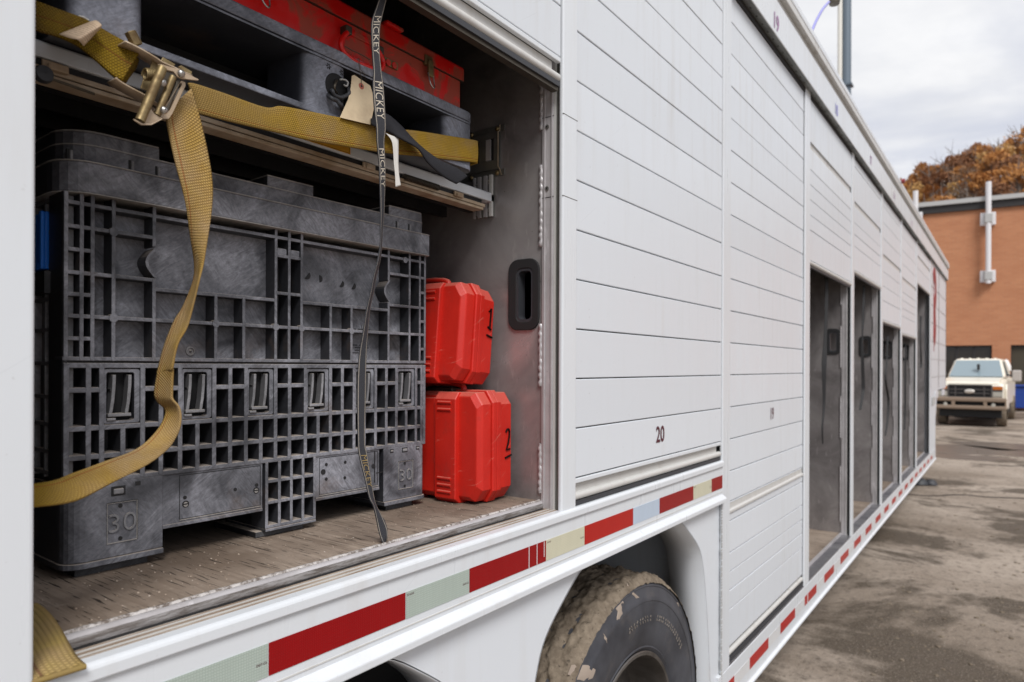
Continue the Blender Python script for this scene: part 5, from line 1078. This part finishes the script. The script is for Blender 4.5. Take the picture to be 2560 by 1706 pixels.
for k, (x, y, z, px) in enumerate(spots):
    hi = (x - 108) / 88; wts = [.24, .34, .10, .14, .18] if hi > .45 else [.16, .10, .24, .10, .40]
    kd = rg.choices(range(5), wts)[0]; cand = [p for p in protos if p[0] == kd]; kd, pr = rg.choice(cand)
    if 'used' not in pr: o = pr; pr['used'] = 1
    else:
        o = dup(pr)
        for ch in list(pr.children): dup(ch, o)
    s_ = rg.uniform(.75, 1.2); o.location = (x, y, z - .2); o.scale = (s_, s_, s_ * rg.uniform(.85, 1.1)); o.rotation_euler = (0, 0, rg.uniform(0, 6.28))
for kd, p in protos:
    if 'used' in p: del p['used']
    else:
        for ch in list(p.children): bpy.data.objects.remove(ch)
        bpy.data.objects.remove(p)
# pickup truck facing us  (own axes: x forward, y to its left, z up)
dd_ = ray(2431, 900); TP = EYE + dd_ * 21.2; TP.z = 0
TK = thing('pickup_truck', TP, 'muddy cream pickup truck parked nose towards the trailer, in front of the building', 'truck', rot=(0, 0, R(177)), world=False); TK.scale = (1.06, .91, 1.05)
hw = .93
bd = MB().prism([(-4.6, .55), (.62, .55), (.70, .72), (.70, 1.12), (.64, 1.24), (-.95, 1.36), (-4.6, 1.36)], 1, -hw, hw).build('body', M['carpaint'], TK, bevel=.09, seg=4)
MB().prism([(.66, 1.22), (.60, 1.285), (-.3, 1.385), (-.98, 1.405), (-.98, 1.34), (.60, 1.19)], 1, -.80, .80).build('bonnet', M['carpaint'], TK, bevel=.03, seg=3)
cab = MB(); lo = [(-.92, y, 1.36) for y in (-.86, .86)]
A = [(-.90, -.88, 1.37), (-.90, .88, 1.37), (-3.3, .90, 1.37), (-3.3, -.90, 1.37)]; B = [(-1.62, -.70, 1.975), (-1.62, .70, 1.975), (-3.15, .70, 1.975), (-3.15, -.70, 1.975)]
cab.add(A + B, [(0, 1, 2, 3), (4, 7, 6, 5), (0, 4, 5, 1), (1, 5, 6, 2), (2, 6, 7, 3), (3, 7, 4, 0)]); cab.build('cab', M['carpaint'], TK, bevel=.11, seg=4)
def lerp3(a_, b_, t): return tuple(a_[k] + (b_[k] - a_[k]) * t for k in range(3))
ws = MB(); c1, c2, c3, c4 = A[0], A[1], B[1], B[0]
qd = [(-.93, -.79, 1.425), (-.93, .79, 1.425), (-1.555, .645, 1.925), (-1.555, -.645, 1.925)]; ws.add([(q[0] + .035, q[1], q[2]) for q in qd] + [(q[0] - .03, q[1], q[2] - .02) for q in qd], [(0, 1, 2, 3), (4, 7, 6, 5), (0, 4, 5, 1), (1, 5, 6, 2), (2, 6, 7, 3), (3, 7, 4, 0)]); ws.build('windscreen', M['carglass'], TK)
MB().box(-1.1, -1.0, .03, .11, 1.62, 1.80).build('rear_view_mirror', M['black'], TK)
for sy in (-1, 1):
    MB().add([(-1.2, sy * .875, 1.44), (-2.0, sy * .885, 1.44), (-2.0, sy * .742, 1.90), (-1.62, sy * .742, 1.90)], [(0, 1, 2, 3)]).build('side_window', M['carglass'], TK)
    MB().prism([(-1.0, 0), (-.86, 0)], 1, 0, 1) if 0 else None
    MB().box(-1.0, -.92, sy * .88 if sy > 0 else -1.08, 1.08 if sy > 0 else -.88, 1.45, 1.49).build('mirror_arm', M['black'], TK)
    mr_ = MB().box(-1.02, -.90, sy * 1.04 if sy > 0 else -1.30, 1.30 if sy > 0 else -1.04, 1.28, 1.62).build('door_mirror', M['mirror'], TK, bevel=.04)
    MB().prism(rrect(-.42 - .0, .50, .5, 1.22, .2), 1, sy * .93 if sy > 0 else -1.0, 1.0 if sy > 0 else -.93).build('front_wing', M['carpaint'], TK, bevel=.03)
    hl = MB().box(.66, .735, .62 * sy if sy > 0 else -.90, .90 if sy > 0 else -.62, .86, 1.17).build('headlight', M['lamp'], TK, bevel=.02)
    MB().box(.735, .748, .64 * sy if sy > 0 else -.89, .89 if sy > 0 else -.64, 1.07, 1.16).build('amber_lens', M['amber'], hl); MB().box(.73, .742, .63 * sy if sy > 0 else -.89, .89 if sy > 0 else -.63, 1.02, 1.06).build('headlight_divider', M['black'], hl)
    for xw in (.05, -3.6):
        W_ = MB().lathe([(.20, .0), (.24, -.005), (.34, -.02), (.385, .0), (.40, .04), (.40, .22), (.37, .26), (.22, .26)], (xw, sy * .84 - .13, .40), 1, 32).build('wheel', M['mud'], TK, smooth=50); MB().lathe([(.22, .04), (.20, .06), (.08, .10), (.001, .10)] if sy < 0 else [(.22, .22), (.20, .2), (.08, .16), (.001, .16)], (xw, sy * .84 - .13, .40), 1, 24).build('wheel_rim', M['rim'], W_)
GR = MB().ring(rrect(-.62, .62, .82, 1.205, .04), rrect(-.585, .585, .85, 1.175, .02), 0, .66, .745).build('grille', M['grillegrey'], TK, bevel=.006)
MB().box(.66, .705, -.585, .585, .845, 1.175).build('grille_back', M['black'], GR)
for z in (.955, 1.06): MB().box(.69, .735, -.55, .55, z - .010, z + .010).build('grille_bar', M['grillegrey'], GR, bevel=.006)
for y in (-.40, .40): MB().box(.69, .738, y - .012, y + .012, .87, 1.155).build('grille_bar', M['grillegrey'], GR)
o = MB().lathe([(.001, .03), (.10, .03), (.115, .02), (.12, 0)], (.735, 0, 1.01), 0, 24).build('oval_badge', M['emblem'], GR, smooth=50); o.scale = (1, 1.25, .55); o.location = (0, 0, 1.01 * .45)
BP = MB().prism([(.62, .66), (.86, .70), (.88, .62), (.84, .50), (.62, .48)], 1, -1.0, 1.0)
BPo = MB().ring([(-1.0, .52), (1.0, .52), (1.0, .82), (-1.0, .82)], [(-.96, .545), (.96, .545), (.96, .78), (-.96, .78)], 0, .70, .88).build('front_bumper', M['bumper'], TK, bevel=.02)
for z0, z1 in ((.72, .84), (.50, .61)): MB().box(.74, .905, -1.0, 1.0, z0, z1).build('bumper_bar', M['bumper'], BPo, bevel=.03)
for y in (-.44, .44): MB().box(.76, .895, y - .05, y + .05, .58, .76).build('bumper_post', M['bumper'], BPo, bevel=.01)
MB().box(.70, .75, -.97, .97, .54, .79).build('bumper_back', M['black'], BPo)
for y in (-.66, .66): MB().lathe([(.001, .02), (.05, .018), (.06, 0)], (.88, y, .63), 0, 16).build('fog_lamp', M['lamp'], BPo, smooth=50)
MB().box(-4.5, .66, -.86, .86, .27, .54).build('chassis', M['black'], TK)
for k in range(5): MB().tube([(-1.70, -.5 + .25 * k, 1.96), (-1.70, -.5 + .25 * k, 1.995)], [.06, .035], 10).build('marker_light', M['carpaint'], TK)
cr = [onZ(a_, b_, .004) for a_, b_ in ((2270, 1236), (2330, 1240), (2400, 1237), (2470, 1243), (2560, 1246), (2680, 1252))]
b = MB().tube(catmull(cr, 8), .028, 6); b.v = [(p[0] + rg.uniform(-.015, .015), p[1], .004 + max(0, p[2] - .004) * .06) for p in b.v]; structure('ground_crack', b, M['crackm'])
for (px, py, rx, ry) in ((2450, 1128, .9, 1.7), (2400, 1142, .45, .8), (2540, 1118, .8, 1.2)):
    c0 = onZ(px, py, .003); n_ = 40; ph = rg.uniform(0, 6); b = MB(); b.v = [(c0.x + rx * math.cos(2 * math.pi * k / n_) * (1 + .22 * math.sin(3 * 2 * math.pi * k / n_ + ph) + .12 * math.sin(7 * 2 * math.pi * k / n_)), c0.y + ry * math.sin(2 * math.pi * k / n_) * (1 + .2 * math.sin(2 * 2 * math.pi * k / n_ + ph)), .003) for k in range(n_)]
    b.f = [tuple(range(n_))]; structure('puddle', b, M['water'])
c0 = onZ(2298, 1212, 0); LR = thing('dark_lump', (c0.x, c0.y, 0), 'dark dropped rag on the ground below the far end of the trailer', 'rag', world=False)
b = MB()
for (dx, dy, r_) in ((0, 0, .10), (.05, -.14, .08), (-.04, .12, .07)): b.lathe([(.001, 0), (r_ * 1.2, .01), (r_, r_ * .6), (r_ * .5, r_), (.001, r_ * 1.1)], (dx, dy, 0), 2, 12)
b.v = [(v[0] + .03 * noise.noise(Vector(v) * 14), v[1] + .03 * noise.noise(Vector(v) * 14 + Vector((5, 1, 2))), v[2]) for v in b.v]; b.build('rag_cloth', M['rubber'], LR, smooth=70)
# small things between truck and building
q = bl(2548, 1020); GB = thing('blue_bin', on_wall(2552, 1021, .9) * 1, 'low blue bin standing against the brick building, past the pickup', 'bin', rot=(0, 0, WA - R(90)), world=False); GB.location.z = 0
MB().prism([(-1.1, .12), (1.1, .12), (1.25, 1.0), (-1.25, 1.0)], 0, -.45, .45).build('bin_body', M['blue'], GB, bevel=.03); MB().box(-.52, .52, -1.32, 1.32, 1.003, 1.08).build('bin_lid', M['blue'], GB, bevel=.02)
for y in (-.9, .9): MB().box(-.3, .3, y - .08, y + .08, 0, .12).build('bin_skid', M['black'], GB)
p = EYE + ray(2515, 927) * 26.5; BL_ = thing('white_bollard', (p.x, p.y, 0), 'white bollard with a pointed top, seen past the pickup mirror', 'bollard', world=False)
MB().lathe([(.001, 0), (.16, 0), (.16, .06), (.10, .10), (.10, p.z - .05), (.17, p.z), (.16, p.z + .18), (.07, p.z + .40), (.001, p.z + .44)], (0, 0, 0), 2, 20).build('bollard_body', M['jug'], BL_, smooth=50); MB().box(-.2, .2, -.2, .2, 0, .03).build('bollard_foot', M['cap'], BL_)
# loose debris on the floor board and the yard
db = MB()
for k in range(240):
    x, y = rg.uniform(.33, 1.44), rg.uniform(.085, .32); s_ = rg.uniform(.0006, .0021); db.add([(x - s_, y, 1.4055), (x, y - s_ * .7, 1.4053), (x + s_ * 1.3, y + s_ * .3, 1.4054), (x, y + s_, 1.4058 + s_ * .7)], [(0, 1, 2), (0, 2, 3), (0, 1, 3), (1, 2, 3)])
tag(db.build('floor_grit', M['dustsill']), 'fine pale grit scattered on the plywood floor', 'grit', kind='stuff')
yb = MB()
for k in range(300):
    px, py = rg.uniform(1900, 2560), rg.uniform(1090, 1706); p = onZ(px, py, 0); s_ = rg.uniform(.004, .014) * (1 + .05 * p.x)
    if p.y > -.15 and p.x < 12: continue
    n0 = len(yb.v); yb.lathe([(.001, 0), (s_, .15 * s_), (s_ * .8, s_ * .5), (.001, s_ * .6)], (p.x, p.y, -.1 * s_), 2, 6)
    for q_ in range(n0, len(yb.v)): v = yb.v[q_]; yb.v[q_] = (v[0] + rg.gauss(0, s_ * .2), v[1] + rg.gauss(0, s_ * .2), v[2])
tag(yb.build('stones', M['mud']), 'small muddy stones scattered over the yard', 'stones', kind='stuff')
bpy.context.view_layer.update()
for o in sc.objects:
    if 'world_off' in o: del o['world_off']
